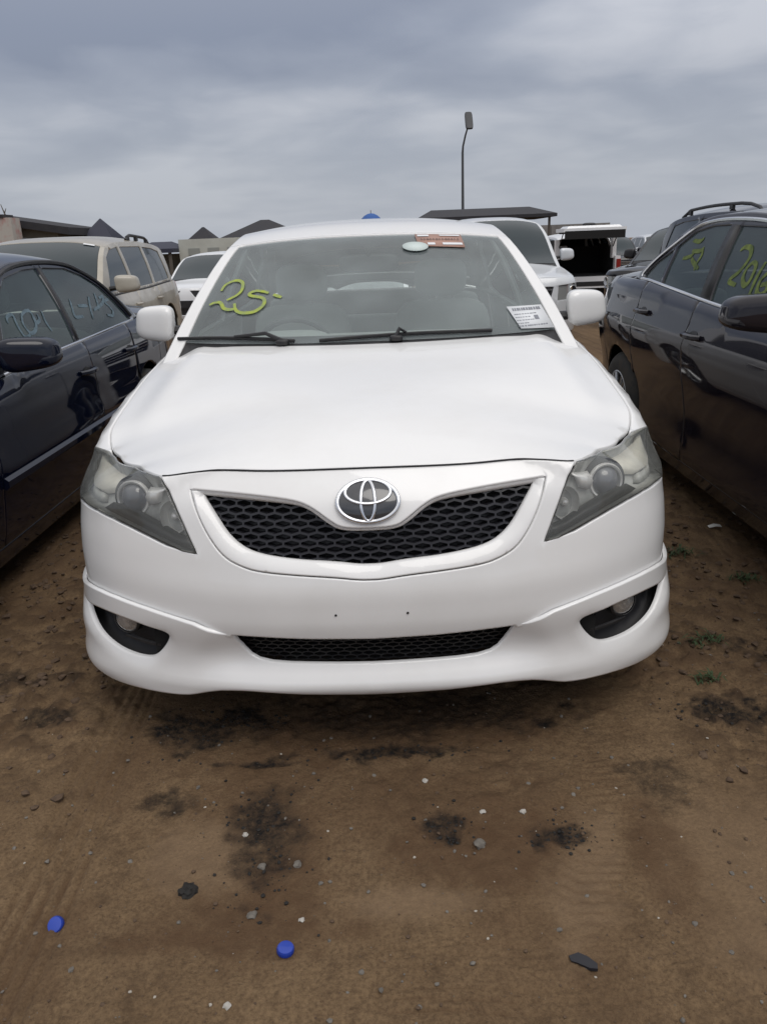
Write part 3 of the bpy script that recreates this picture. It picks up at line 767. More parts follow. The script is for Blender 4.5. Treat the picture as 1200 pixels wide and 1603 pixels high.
    fl = Curve([.10, .16, .185, .21, .24, .28, .33, .40, .46], [.004, -.030, -.036, -.031, -.020, -.011, -.010, -.014, -.014])
    fc = Curve([.10, .17, .20, .225, .25, .28, .305, .34, .38, .40], [.02, .000, -.012, -.016, -.009, .008, .019, .022, .014, .008])
    def lip(s, b):
        a = np.abs(s); p = low(s, b); x, y, nx, ny = B.contour(s)
        wc = 1-sst(.34, .52-.06*sst(.3, .4, b), a)
        d = wc*fc(b)+(1-wc)*fl(b)-.022*sst(.72, 1.0, a)*sst(.42, .30, b)
        k = edge_dist(FG, np.stack([np.ravel(a), np.ravel(b)], 1)).reshape(np.shape(a))
        d = d+.010*(1-np.clip(k/.024, 0, 1))**1.5*sst(.40, .36, b)
        return p-np.stack([nx*d, ny*d, 0*d], -1)
    sA = 1.175
    hl = [(s, float(zc(s))) for s in [0, .15, .30, .376, .41, .44, .48, .53, .573, .62, .676, .74, .809, .86, .9, .95, 1.0, 1.06, 1.12, sA]]+[(sA, .3)]+[(s, float(zb(s))) for s in [sA, 1.1, 1.05, 1.0, .965, .93, .9, .85, .8, .75, .7, .65, .6, .56, .53, .50, .465, .43, .385, .34, .27, .2, .1, 0]]
    # the intake breaks through the upper edge of the lip in the middle
    top_in = [(s, z) for s, z in hl[:20] if s >= .376]
    ring_in = [(0, .293), (.094, .294), (.230, .2965), (.285, .299), (.322, .305), (.345, .316), (.361, .335), (.371, .356), (.379, .385)]
    lipo = full(ring_in+top_in+hl[20:])
    lp = panel('bumper_lip', lip, lipo, P['paint'], root, [FG, mirror2(FG)], h=.018, skirt=.012, ring=.004, edge=.013, NS=low)
    it = panel('lower_intake', low, sh(IN, -.02), P['recess'], root, h=.06, skirt=0, ring=0, off=-.075)
    mesh_fill('intake_mesh', IN, it, .034, .012, .050, .004, .016).data.materials[0] = P['black']
    for m in (1, -1):
        o = FG if m == 1 else mirror2(FG)
        rc = panel('fog_lamp_recess', lip, sh(o, -.01), P['recess'], lp, h=.04, skirt=-.046, ring=0, off=-.055)
        p = low(np.array([.741*m]), np.array([.376]))[0]; ax = np.array([m*.35, -1, 0]); ax /= np.linalg.norm(ax); p = p-ax*.016
        fg = Geo(); fg.lathe([(.043, -.03), (.043, .0), (.037, .004), (.037, -.004)], p, ax, 28); f = fg.build('fog_lamp', P['black'], lp)
        Geo().lathe([(.037, .000), (.027, .008), (.014, .012), (0, .013)], p, ax, 24).build('fog_lens', P['foglens'], lp, sharp=None)
        # slim blade inside the opening
        bl = lip(np.linspace(.62, .74, 6)*m, np.linspace(.315, .325, 6))+np.array([0, .03, 0]); Geo().tube(bl, .006, 6).build('recess_rib', P['black'], lp)
    bk = full([(0, .30), (1.32, .30), (1.32, .70)]+[(s, float(B.zt(s))-.02) for s in np.linspace(1.25, 0, 16)])
    panel('front_structure', low, bk, P['dark'], root, h=.06, skirt=0, ring=0, off=-.095)
    # headlights
    for m in (1, -1):
        o = HL if m == 1 else mirror2(HL)
        mm = lambda q: np.array(q) if m == 1 else mirror2(q)
        oo = sh(o, .002)
        hd = panel('headlight', low, oo, P['housing'], root, h=.03, skirt=-.05, ring=0, off=-.052)
        panel('headlight_lens', low, oo, P['lens'], hd, h=.025, skirt=.008, ring=.004, off=.001)
        def at(s, b, h):
            a = np.array([s*m]); bb = np.array([b]); e = 1e-3; p = low(a, bb)[0]
            n = np.cross(low(a+e, bb)[0]-low(a-e, bb)[0], low(a, bb+e)[0]-low(a, bb-e)[0]); n /= np.linalg.norm(n); return p+n*h
        ax = np.array([m*.22, -1, .10]); ax /= np.linalg.norm(ax)
        c = at(.715, .742, -.045)
        Geo().lathe([(.064, -.03), (.062, -.004), (.050, .0), (.046, -.006)], c, ax, 32).build('projector_bezel', P['housing_dark'], hd)
        Geo().lathe([(.050, .0), (.0505, .006), (.047, .011), (.0425, .009), (.041, -.002)], c, ax, 36).build('projector_ring', P['satin'], hd)
        Geo().lathe([(.042, -.006), (.036, .008), (.025, .017), (.012, .022), (0, .0235)], c, ax, 32).build('projector_lens', P['projector'], hd, sharp=None)
        # inner high-beam bowl with its bulb
        c2 = at(.556, .700, -.040); ax2 = np.array([m*.05, -1, .05]); ax2 /= np.linalg.norm(ax2)
        Geo().lathe([(.046, .012), (.043, -.002), (.030, -.022), (.012, -.034), (0, -.036)], c2, ax2, 26, sx=.8).build('reflector_bowl', P['bowl'], hd, sharp=None)
        Geo().lathe([(.011, -.034), (.011, .0), (.007, .008), (0, .010)], c2, ax2, 14).build('bulb', P['satin'], hd)
        # turn-signal facet near the outer top, dark trim along the lower edge
        panel('turn_signal', low, mm([(.81, .752), (.88, .735), (1.0, .725), (1.13, .722), (1.25, .718), (1.28, .748), (1.12, .770), (.98, .777), (.88, .780), (.81, .778)]), P['signal'], hd, h=.03, skirt=.02, ring=0, off=-.028)
        panel('side_facet', low, mm([(.86, .700), (1.0, .694), (1.16, .672), (1.27, .672), (1.27, .708), (1.12, .714), (.98, .722), (.88, .730)]), P['facet'], hd, h=.03, skirt=.02, ring=0, off=-.034)
        panel('lower_trim', low, mm([(.474, .620), (.505, .622), (.556, .638), (.614, .656), (.68, .674), (.745, .688), (.80, .696), (.76, .716), (.68, .702), (.60, .678), (.54, .655), (.495, .648)]), P['housing_dark'], hd, h=.03, skirt=.03, ring=0, off=-.014)
        panel('inner_facet', low, mm([(.575, .766), (.605, .782), (.66, .784), (.655, .742), (.64, .722), (.61, .735)]), P['satin'], hd, h=.02, skirt=.02, ring=0, off=-.036)
    # small marks: two screw holes, number-plate seam
    for s in (-.094, .091):
        p = low(np.array([s]), np.array([.458]))[0]; Geo().lathe([(.0034, .002), (.003, .0025), (0, .001)], p, (0, -1, 0), 12).build('screw_hole', P['dark'], bmp)
    # front fenders
    fen = [(1.15, .779), (1.22, .766), (1.29, .756), (1.339, .748), (1.339, .712), (1.328, .672)]
    ar = [(float(B.s_y(y)), z) for y, z in [(.965-.375*math.cos(a), .325+.375*math.sin(a)) for a in np.linspace(R(62), R(192), 18)]]
    sD = float(B.s_y(1.417))
    fo = fen+ar+[(sD, .25)]+[(s, z) for s, z in ET(sD, 1.15, 24)]
    for m in (1, -1): panel('fender', low, np.array(fo) if m == 1 else mirror2(fo), P['paint'], root, h=.035, skirt=.014, ring=.005, edge=.02)
    # hood
    Ee = B.edge(np.linspace(0, float(B.s_y(1.405)), 260)); q = Ee[:, :2].copy()
    t = np.gradient(q, axis=0); t /= np.linalg.norm(t, axis=1)[:, None]; q = q+np.stack([-t[:, 1], t[:, 0]], 1)*.0032
    q = q[q[:, 0] > .004]; q = np.concatenate([[(0, q[0, 1])], q])
    yc = 1.222; xe = q[-1, 0]
    rear = [(x, yc+.18*(x/xe)**2) for x in np.linspace(xe*.985, 0, 14)]
    half = list(map(tuple, q))+rear
    hd_o = np.array(half+[(-x, y) for x, y in half[::-1] if x > 1e-6])
    panel('hood', B.hood, hd_o, P['paint'], root, h=.035, skirt=.016, ring=.005, edge=.02)
    ss = np.linspace(-.585, .585, 60); P_ = low(ss, B.zt(np.abs(ss))-.0005); P_[:, 1] += .001
    Geo().tube(P_, .0025, 6).build('hood_gap_shade', P['recess'], root, sharp=None)  # dark tube stands in for the shade inside the hood's front gap
    ut = Geo(); ut.box((0, .50, .235), (.86, .62, .02)); ut.build('light_block_tray', P['dark'], root, smooth=False)  # unseen flat tray added under the nose to block light
    # cowl, wipers
    T = B.top
    def on(u, v, h):
        a = np.array([u]); b = np.array([v]); e = 1e-3; p = T(a, b)[0]; n = np.cross(T(a+e, b)[0]-p, T(a, b+e)[0]-p); n /= np.linalg.norm(n); return p+n*h
    for u0, v0, u1, v1, up, vp in ((-.36, 1.402, -.97, 1.408, -.42, 1.398), (.60, 1.412, -.24, 1.400, .13, 1.402)):
        bl = [on(u0+(u1-u0)*t, v0+(v1-v0)*t+.014*math.sin(math.pi*t), .007) for t in np.linspace(0, 1, 12)]
        w = Geo(); w.tube(bl, .0052, 6, flat=1.3); wo = w.build('wiper', P['black'], root)
        mid = on((u0+u1)/2, (v0+v1)/2+.014, .014)
        a = Geo(); a.tube([on(up, vp, .012), on((up*2+(u0+u1)/2)/3, vp+.02, .03), mid], [.009, .0075, .005], 8); a.rbox(on(up, vp, .005), (.05, .045, .024), p=3); a.build('wiper_arm', P['black'], wo)
    # marker writing and stickers on the windscreen
    def strokes(nm, lst, S, mt, w, off, flip=False):
        g = Geo()
        for st in lst:
            pts = catmull(st, 8); n = len(pts); ww = w*(.75+.35*np.sin(np.linspace(.3, 2.8, n)))
            V, Fc = ribbon(S, pts, ww, off, flip); g.add(V, Fc)
        return mesh_obj(nm, g.v, g.f, mt, root, True)
    US = .70                                  # metres per unit of u on the screen
    def TS(a, b): return T(np.asarray(a)/US, b)
    w25 = [[(-.855, 1.655), (-.845, 1.69), (-.797, 1.709), (-.748, 1.697), (-.728, 1.66), (-.742, 1.628), (-.792, 1.600)],
           [(-.885, 1.578), (-.855, 1.590), (-.823, 1.588), (-.790, 1.560), (-.755, 1.552), (-.728, 1.554)],
           [(-.738, 1.582), (-.722, 1.556), (-.700, 1.541), (-.659, 1.535), (-.602, 1.543), (-.567, 1.573), (-.585, 1.604), (-.655, 1.618), (-.672, 1.632), (-.640, 1.644), (-.600, 1.640), (-.560, 1.630)],
           [(-.530, 1.620), (-.505, 1.612), (-.478, 1.604)]]
    strokes('marker_writing', [[(u*US, v) for u, v in s] for s in w25], TS, P['marker'], .0125, .0015)
    def sticker(nm, quad, mt, off): return panel(nm, T, np.array(quad), mt, root, h=.06, skirt=.0015, ring=0, edge=.1, off=off)
    st = sticker('lot_sticker', [(.752, 1.413), (.925, 1.402), (.915, 1.515), (.722, 1.516)], P['paper'], .003)
    rnd = random.Random(3); g = Geo()
    def cell(u0, v0, u1, v1, off):
        sl = -.03
        q = np.array([(u0, v0), (u1, v0), (u1, v1), (u0, v1)]); p = np.array([on(a, b, off) for a, b in q]); g.add(p, [(0, 1, 2, 3)])
    # rows of unreadable small print
    for v, h, n in ((1.494, .012, 12), (1.476, .004, 9), (1.462, .004, 6), (1.448, .004, 7), (1.434, .004, 5), (1.420, .006, 13)):
        u = .745+.0*v
        for k in range(n):
            wd = rnd.uniform(.006, .012); cell(u, v, min(u+wd, .90), v+h, .0045); u += wd+rnd.uniform(.002, .006)
            if u > .89: break
    cell(.845, 1.448, .868, 1.468, .0048)
    mesh_obj('printed_text', g.v, g.f, P['ink'], st, False)['kind'] = 'stuff'
    st2 = sticker('import_label', [(.335, 1.862), (.640, 1.852), (.655, 1.966), (.330, 1.966)], P['label_orange'], .003)
    for q in ((.345, 1.94, .425, 1.957), (.50, 1.945, .64, 1.957), (.50, 1.868, .632, 1.884), (.40, 1.868, .45, 1.884)):
        g = Geo(); cell(*q, .0045); mesh_obj('label_strip', g.v, g.f, P['paper'], st2, False)
    g = Geo()
    for u in np.arange(.36, .63, .021): cell(u, 1.908, u+rnd.uniform(.008, .016), 1.922, .0045)
    mesh_obj('printed_text', g.v, g.f, P['ink_brown'], st2, False)['kind'] = 'stuff'
    cc = (.312, 1.857); panel('round_sticker', T, np.array([(cc[0]+.085*math.cos(t), cc[1]+.032*math.sin(t)) for t in np.linspace(0, 2*math.pi, 28, endpoint=False)]), P['paper_green'], root, h=.05, skirt=.0015, ring=0, edge=.02, off=.006)
    # rear-view mirror
    m_ = Geo(); m_.rbox((0, 1.93, 1.275), (.27, .05, .08), p=4); mo = m_.build('interior_mirror', P['black'], root)
    Geo().tube([(0, 1.92, 1.30), (0, 1.90, 1.345)], .012, 6).build('mirror_stem', P['black'], mo)

WP = mat('white_paint', (.79, .79, .785), .34, coat=.8, noise=(2.2, (.71, .705, .69), .45, .8))
WM = car_mats(WP, glass('white_car_side_glass', (.84, .90, .88), .04), wheel_trim=MT['trim'], screen=glass('white_car_windscreen', (.82, .90, .88), .30, (.42, .475, .485)), seat=mat('grey_seat', (.46, .46, .445), .9), trim=mat('grey_trim', (.55, .555, .54), .8),
    badge=mat('badge_dark', (.035, .037, .042), .15, coat=1), satin=mat('satin_chrome', (.86, .86, .86), .3, .35), housing=mat('lamp_housing', (.46, .47, .46), .4, .1, noise=(18, (.30, .31, .31), .4, .65)), housing_dark=mat('lamp_trim', (.05, .053, .058), .35), recess=mat('recess_black', (.006, .006, .008), .55),
    bowl=mat('reflector', (.85, .85, .84), .3, .4), projector=mat('projector_glass', (.16, .17, .20), .06, coat=1), signal=mat('signal_facet', (.78, .76, .68), .35, noise=(14, (.62, .61, .55), .35, .7)), facet=mat('grey_facet', (.52, .53, .51), .35, .1, noise=(25, (.36, .37, .36), .35, .7)),
    lens=glass('hazy_lens', (.98, .98, .96), .10, (.58, .59, .55), .04), foglens=mat('fog_glass', (.50, .50, .49), .12, .5, coat=1, noise=(45, (.25, .25, .25), .4, .6)), grille=mat('grille_plastic', (.022, .022, .027), .35),
    marker=mat('yellow_marker', (.36, .43, .05), .8, noise=(40, (.24, .30, .14), .35, .65)), paper=mat('sticker_paper', (.72, .74, .76), .6), paper_green=mat('pale_sticker', (.58, .66, .64), .6), ink=mat('ink_grey', (.22, .23, .26), .7), ink_brown=mat('ink_brown', (.20, .13, .11), .7), label_orange=mat('label_brown', (.40, .24, .19), .6))
white_root, WB = build_car('sedan', 'white sedan in the middle facing the camera with yellow 25 on its windscreen', 'car', WHITE, WM, skip=('front', 'hood', 'fender_only'))
white_front(white_root, WB, WM)
def sedan_edge(zn, pts, zr): return [('fx', 0, zn, .02, .004), ('fx', .5, zn, .03, .01), ('fx', .72, zn+.01, .05, .03)]+pts+[('rx', .7, zr, .05, .05), ('rx', 0, zr, .03, .03)]
NAVY = dict(L=4.6, axles=(.76, 3.42), wheel_r=.315, arch_gap=.05, sill=.24, doors=(1.20, 2.41, 3.20), h=.05, seat_y=1.95, dash_y=1.36, dash_z=.95, handle_mat='paint', handle_dz=.135,
    contour=[(0, .02), (.25, .03), (.5, .085), (.66, .18), (.78, .33), (.84, .5), (.865, .72), (.875, 1.0), (.88, 1.6), (.88, 2.6), (.872, 3.3), (.855, 3.8), (.82, 4.15), (.74, 4.42), (.58, 4.55), (.3, 4.59), (0, 4.6)],
    front=[(.1, .06), (.25, .01), (.45, 0), (.58, .03), (.70, .07), (.78, .12)], flank=[(.12, .09), (.22, .055), (.34, .028), (.47, .010), (.535, 0), (.60, 0), (.615, .012), (.70, .014), (.84, .030), (.95, .06), (1.0, .09)], tail=[(.12, .06), (.3, .0), (.6, .0), (.8, .03), (1.0, .08)],
    edge=sedan_edge(.69, [('y', .6, .76, .07, .05), ('y', .95, .82, .08, .06), ('y', 1.3, .87, .06, .04), ('y', 1.7, .90, .035, .025), ('y', 2.5, .925, .035, .025), ('y', 3.3, .945, .04, .03), ('y', 3.8, .955, .07, .06)], .95),
    hood=[(.05, .68), (.15, .745), (.4, .83), (.8, .885), (1.2, .94), (1.5, .97)], boot=[(3.7, 1.03), (4.0, 1.04), (4.4, 1.02), (4.6, .95)],
    arc=[(1.02, .78), (1.22, .85), (1.4, .955), (1.75, 1.19), (2.0, 1.30), (2.25, 1.338), (2.6, 1.342), (2.9, 1.318), (3.1, 1.258), (3.3, 1.135), (3.5, 1.02), (3.65, .95), (3.8, .915)],
    spine=[(1.02, .85, .80), (1.22, 1.05, .88), (1.4, 1.25, .955), (1.75, 1.68, 1.23), (2.0, 2.0, 1.36), (2.25, 2.28, 1.395), (2.6, 2.6, 1.405), (2.9, 2.9, 1.39), (3.15, 3.2, 1.32), (3.4, 3.48, 1.20), (3.65, 3.72, 1.06), (3.8, 3.86, 1.01)],
    screens=(1.30, 2.02, 2.98, 3.66), side_y0=1.30, lean=(.33, .38), belt_in=.012, cowl_y=1.10, cowl_corner=.16, deck_y=3.76, mirror=(1.50, .978, .94, (.215, .13, .135)), mirror_mat='paint', steer_x=.36,
    windows=[[(1.55, .915), (2.385, .933), (2.455, 1.302), (2.28, 1.298), (2.03, 1.268), (1.82, 1.18)], [(2.43, .935), (3.30, .945), (3.42, .955), (3.37, 1.0), (3.29, 1.075), (3.16, 1.175), (3.0, 1.245), (2.82, 1.29), (2.505, 1.302)]],
    face=dict(z0=.20, center=[('grille', [(-.30, .56), (.30, .56), (.34, .66), (-.34, .66)], 'black'), ('lower_intake', [(-.5, .28), (.5, .28), (.5, .40), (-.5, .40)], 'black')], bars={'grille': 3}, pairs=[('headlight', [(.40, .55), (.80, .53), (1.05, .58), (1.05, .68), (.75, .68), (.42, .655)])], plate=.47),
    rear=dict(z0=.22, lamp=[(.40, .70), (.95, .68), (.95, .88), (.42, .90)]))
GREY = dict(L=4.85, axles=(.96, 3.74), wheel_r=.335, arch_gap=.045, sill=.27, doors=(1.40, 2.64, 3.45), h=.05, seat_y=2.1, dash_y=1.45, dash_z=1.0, handle_mat='paint', handle_dz=.14, spokes=7,
    contour=[(0, .0), (.25, .02), (.5, .08), (.68, .19), (.80, .34), (.87, .52), (.90, .72), (.91, 1.0), (.905, 1.6), (.905, 2.6), (.905, 3.4), (.90, 3.8), (.872, 4.2), (.80, 4.52), (.66, 4.72), (.4, 4.82), (0, 4.85)],
    front=[(.1, .07), (.25, .01), (.45, 0), (.58, .03), (.74, .07), (.84, .14)], flank=[(.15, .09), (.24, .055), (.30, .030), (.36, .040), (.48, .040), (.62, .022), (.74, 0), (.84, -.006), (.90, .010), (.96, .030), (1.05, .05), (1.12, .07)], tail=[(.12, .06), (.3, .0), (.6, .0), (.9, .02), (1.1, .06)],
    edge=sedan_edge(.80, [('y', .6, .83, .08, .05), ('y', .95, .90, .09, .06), ('y', 1.4, .97, .06, .04), ('y', 1.9, 1.005, .035, .025), ('y', 2.5, 1.035, .035, .025), ('y', 3.2, 1.08, .04, .03), ('y', 3.6, 1.10, .05, .04), ('y', 4.1, 1.10, .08, .07)], 1.08),
    hood=[(.05, .78), (.15, .84), (.4, .90), (.8, .96), (1.2, 1.01), (1.5, 1.04)], boot=[(3.8, 1.14), (4.2, 1.15), (4.6, 1.14), (4.85, 1.08)],
    arc=[(1.05, .88), (1.25, .96), (1.45, 1.07), (1.85, 1.27), (2.1, 1.36), (2.4, 1.41), (2.75, 1.432), (3.0, 1.43), (3.2, 1.405), (3.4, 1.32), (3.6, 1.22), (3.8, 1.12), (3.95, 1.06)],
    spine=[(1.05, .88, .90), (1.25, 1.1, .98), (1.45, 1.28, 1.06), (1.85, 1.8, 1.30), (2.1, 2.1, 1.415), (2.4, 2.42, 1.462), (2.75, 2.76, 1.47), (3.0, 3.02, 1.455), (3.25, 3.3, 1.41), (3.5, 3.58, 1.32), (3.75, 3.83, 1.21), (3.95, 4.02, 1.14)],
    screens=(1.36, 2.1, 3.1, 3.85), side_y0=1.34, lean=(.36, .36), belt_in=.02, cowl_y=1.16, cowl_corner=.18, deck_y=3.95, mirror=(1.64, 1.08, 1.022, (.22, .14, .13)), steer_x=.36,
    windows=[[(1.66, 1.0), (2.585, 1.043), (2.69, 1.375), (2.44, 1.365), (2.2, 1.335), (1.95, 1.24)], [(2.71, 1.055), (3.29, 1.09), (3.31, 1.285), (3.18, 1.355), (3.0, 1.38), (2.79, 1.382)], [(3.325, 1.093), (3.63, 1.108), (3.635, 1.13), (3.53, 1.195), (3.345, 1.27)]],
    face=dict(z0=.20, center=[('grille', [(-.45, .58), (.45, .58), (.52, .74), (-.52, .74)], 'black'), ('lower_intake', [(-.62, .28), (.62, .28), (.55, .50), (-.55, .50)], 'black')], bars={'grille': 2, 'lower_intake': 4}, pairs=[('headlight', [(.60, .60), (.9, .62), (1.15, .68), (1.2, .80), (.85, .765), (.60, .73)])], plate=.50),
    rear=dict(z0=.22, lamp=[(.45, .80), (1.1, .80), (1.15, 1.02), (.5, 1.02)]))
NAVY_AT = (-2.355, .02, 0); GREY_AT = (2.385, -.62, 0)
# ------------------------------------------------------------------ the two dark sedans on either side
def side_strokes(nm, root, B, m, lst, mt, w):
    S = B.side if m == 1 else B.side_l
    g = Geo()
    for st in lst:
        pts = catmull(st, 7); n = len(pts)
        V, Fc = ribbon(S, pts, w*(.7+.4*np.sin(np.linspace(.2, 2.9, n))), -.0062, m == -1); g.add(V, Fc)
    return mesh_obj(nm, g.v, g.f, mt, root, True)
def belt_trim(root, B, y0, y1, mt, r=.009):
    for m in (1, -1):
        t = np.linspace(y0, y1, 14); P = B.side(t, B.ze(t)+.004)*np.array([m, 1, 1]); P[:, 0] += m*.006
        Geo().tube(P, r, 6).build('belt_trim', mt, root)
def arc_trim(root, B, pts, mt, r=.009):
    for m in (1, -1):
        c = catmull(pts, 8); P = B.side(c[:, 0], c[:, 1])*np.array([m, 1, 1]); P[:, 0] += m*.004
        Geo().tube(P, r, 6).build('window_trim', mt, root)
NAVY_P = mat('navy_paint', (.0025, .0045, .014), .3, coat=1.0, spec=0)
GREY_P = mat('plum_grey_paint', (.012, .0105, .0150), .3, coat=1.0, spec=0)
GL_N = glass('green_tint_glass', (.50, .60, .56), .11, (.25, .36, .37)); GL_G = glass('dark_tint_glass', (.42, .50, .48), .12, (.25, .35, .35))
CHALK = mat('pale_blue_marker', (.14, .20, .24), .8, noise=(40, (.06, .09, .11), .35, .7)); YEL = mat('dull_yellow_marker', (.16, .20, .04), .8, noise=(30, (.06, .09, .03), .35, .65))
NM = car_mats(NAVY_P, GL_N, pillar=NAVY_P, screen=GL_N, sill=NAVY_P); GM = car_mats(GREY_P, GL_G, pillar=GREY_P, screen=GL_G, sill=GREY_P)
navy_root, NB = build_car('sedan', 'navy blue older sedan left of the white car with pale writing on its side windows', 'car', NAVY, NM, loc=NAVY_AT)
side_strokes('marker_writing', navy_root, NB, 1, [[(1.802, 1.084), (1.822, 1.107), (1.873, 1.116), (1.889, 1.107), (1.872, 1.069), (1.87, 1.036), (1.88, 1.015), (1.905, 1.012), (1.94, 1.018)], [(1.97, 1.105), (1.937, 1.074), (1.935, 1.04), (1.96, 1.021), (2.017, 1.032), (2.062, 1.062), (2.079, 1.102), (2.062, 1.118), (2.02, 1.118), (1.97, 1.105)], [(2.068, 1.126), (2.079, 1.102), (2.062, 1.062), (2.115, 1.069), (2.129, 1.097)], [(2.195, 1.107), (2.17, 1.052), (2.18, 1.008)]], CHALK, .016)
side_strokes('marker_writing', navy_root, NB, 1, [[(2.615, 1.136), (2.575, 1.086), (2.554, 1.046), (2.665, 1.039)], [(2.673, 1.095), (2.803, 1.086)], [(2.905, 1.131), (2.832, 1.073), (2.786, 1.015)], [(3.028, 1.145), (2.993, 1.097), (2.943, 1.051)], [(3.059, 1.114), (3.144, 1.116), (3.049, 1.079), (2.866, 1.057)], [(3.204, 1.097), (3.115, 1.088), (3.151, 1.056), (3.169, 1.025), (3.118, 1.004), (3.039, 1.014)]], CHALK, .018)
belt_trim(navy_root, NB, 1.5, 3.45, MT['chrome'], .007)
arc_trim(navy_root, NB, [(1.55, .955), (1.82, 1.21), (2.03, 1.29), (2.28, 1.325), (2.6, 1.33), (2.85, 1.31), (3.02, 1.262), (3.18, 1.19), (3.32, 1.08), (3.44, .975)], MT['black'], .012)
for m in (1, -1):
    t = np.linspace(1.2, 3.1, 14); ss = NB.s_y(t); P = NB.low(ss, ss*0+.50)*np.array([m, 1, 1]); P[:, 0] += m*.006; Geo().tube(P, .018, 6, flat=1.4).build('side_moulding', NAVY_P, navy_root)
grey_root, GB = build_car('sedan', 'dark plum grey sedan right of the white car with yellow 2016 on its front window', 'car', GREY, GM, loc=GREY_AT)
side_strokes('marker_writing', grey_root, GB, -1, [[(2.554, 1.273), (2.521, 1.286), (2.458, 1.278), (2.424, 1.239), (2.447, 1.186), (2.501, 1.144), (2.417, 1.129)], [(2.368, 1.227), (2.393, 1.201), (2.384, 1.162), (2.338, 1.133), (2.31, 1.143), (2.309, 1.182), (2.328, 1.215), (2.368, 1.227)], [(2.256, 1.229), (2.26, 1.166), (2.247, 1.099)], [(2.186, 1.19), (2.214, 1.16), (2.202, 1.119), (2.161, 1.1), (2.127, 1.119), (2.142, 1.146), (2.19, 1.14)]], YEL, .022)
side_strokes('marker_writing', grey_root, GB, -1, [[(3.162, 1.315), (3.069, 1.31), (3.038, 1.325)], [(3.096, 1.264), (2.999, 1.265), (2.969, 1.28)], [(2.974, 1.275), (2.95, 1.24), (2.96, 1.2), (2.939, 1.176)], [(3.054, 1.264), (3.086, 1.238), (3.173, 1.227)], [(3.057, 1.229), (3.001, 1.209), (2.906, 1.182)]], YEL, .020)
belt_trim(grey_root, GB, 1.6, 3.66, MT['chrome'], .009)
arc_trim(grey_root, GB, [(1.66, 1.03), (1.95, 1.265), (2.2, 1.352), (2.44, 1.388), (2.75, 1.405), (3.0, 1.402), (3.18, 1.378), (3.36, 1.30), (3.55, 1.21), (3.66, 1.14), (3.665, 1.115)], MT['chrome'], .009)

for root, B, q in ((navy_root, NB, [(2.39, .934), (2.425, .936), (2.50, 1.302), (2.46, 1.302)]), (grey_root, GB, [(2.59, 1.046), (2.706, 1.056), (2.786, 1.381), (2.694, 1.376)])):
    for m in (1, -1): panel('door_post', B.side if m == 1 else B.side_l, np.array(q), MT['black'], root, h=.1, skirt=.004, ring=0, off=.003, flip=(m == -1))
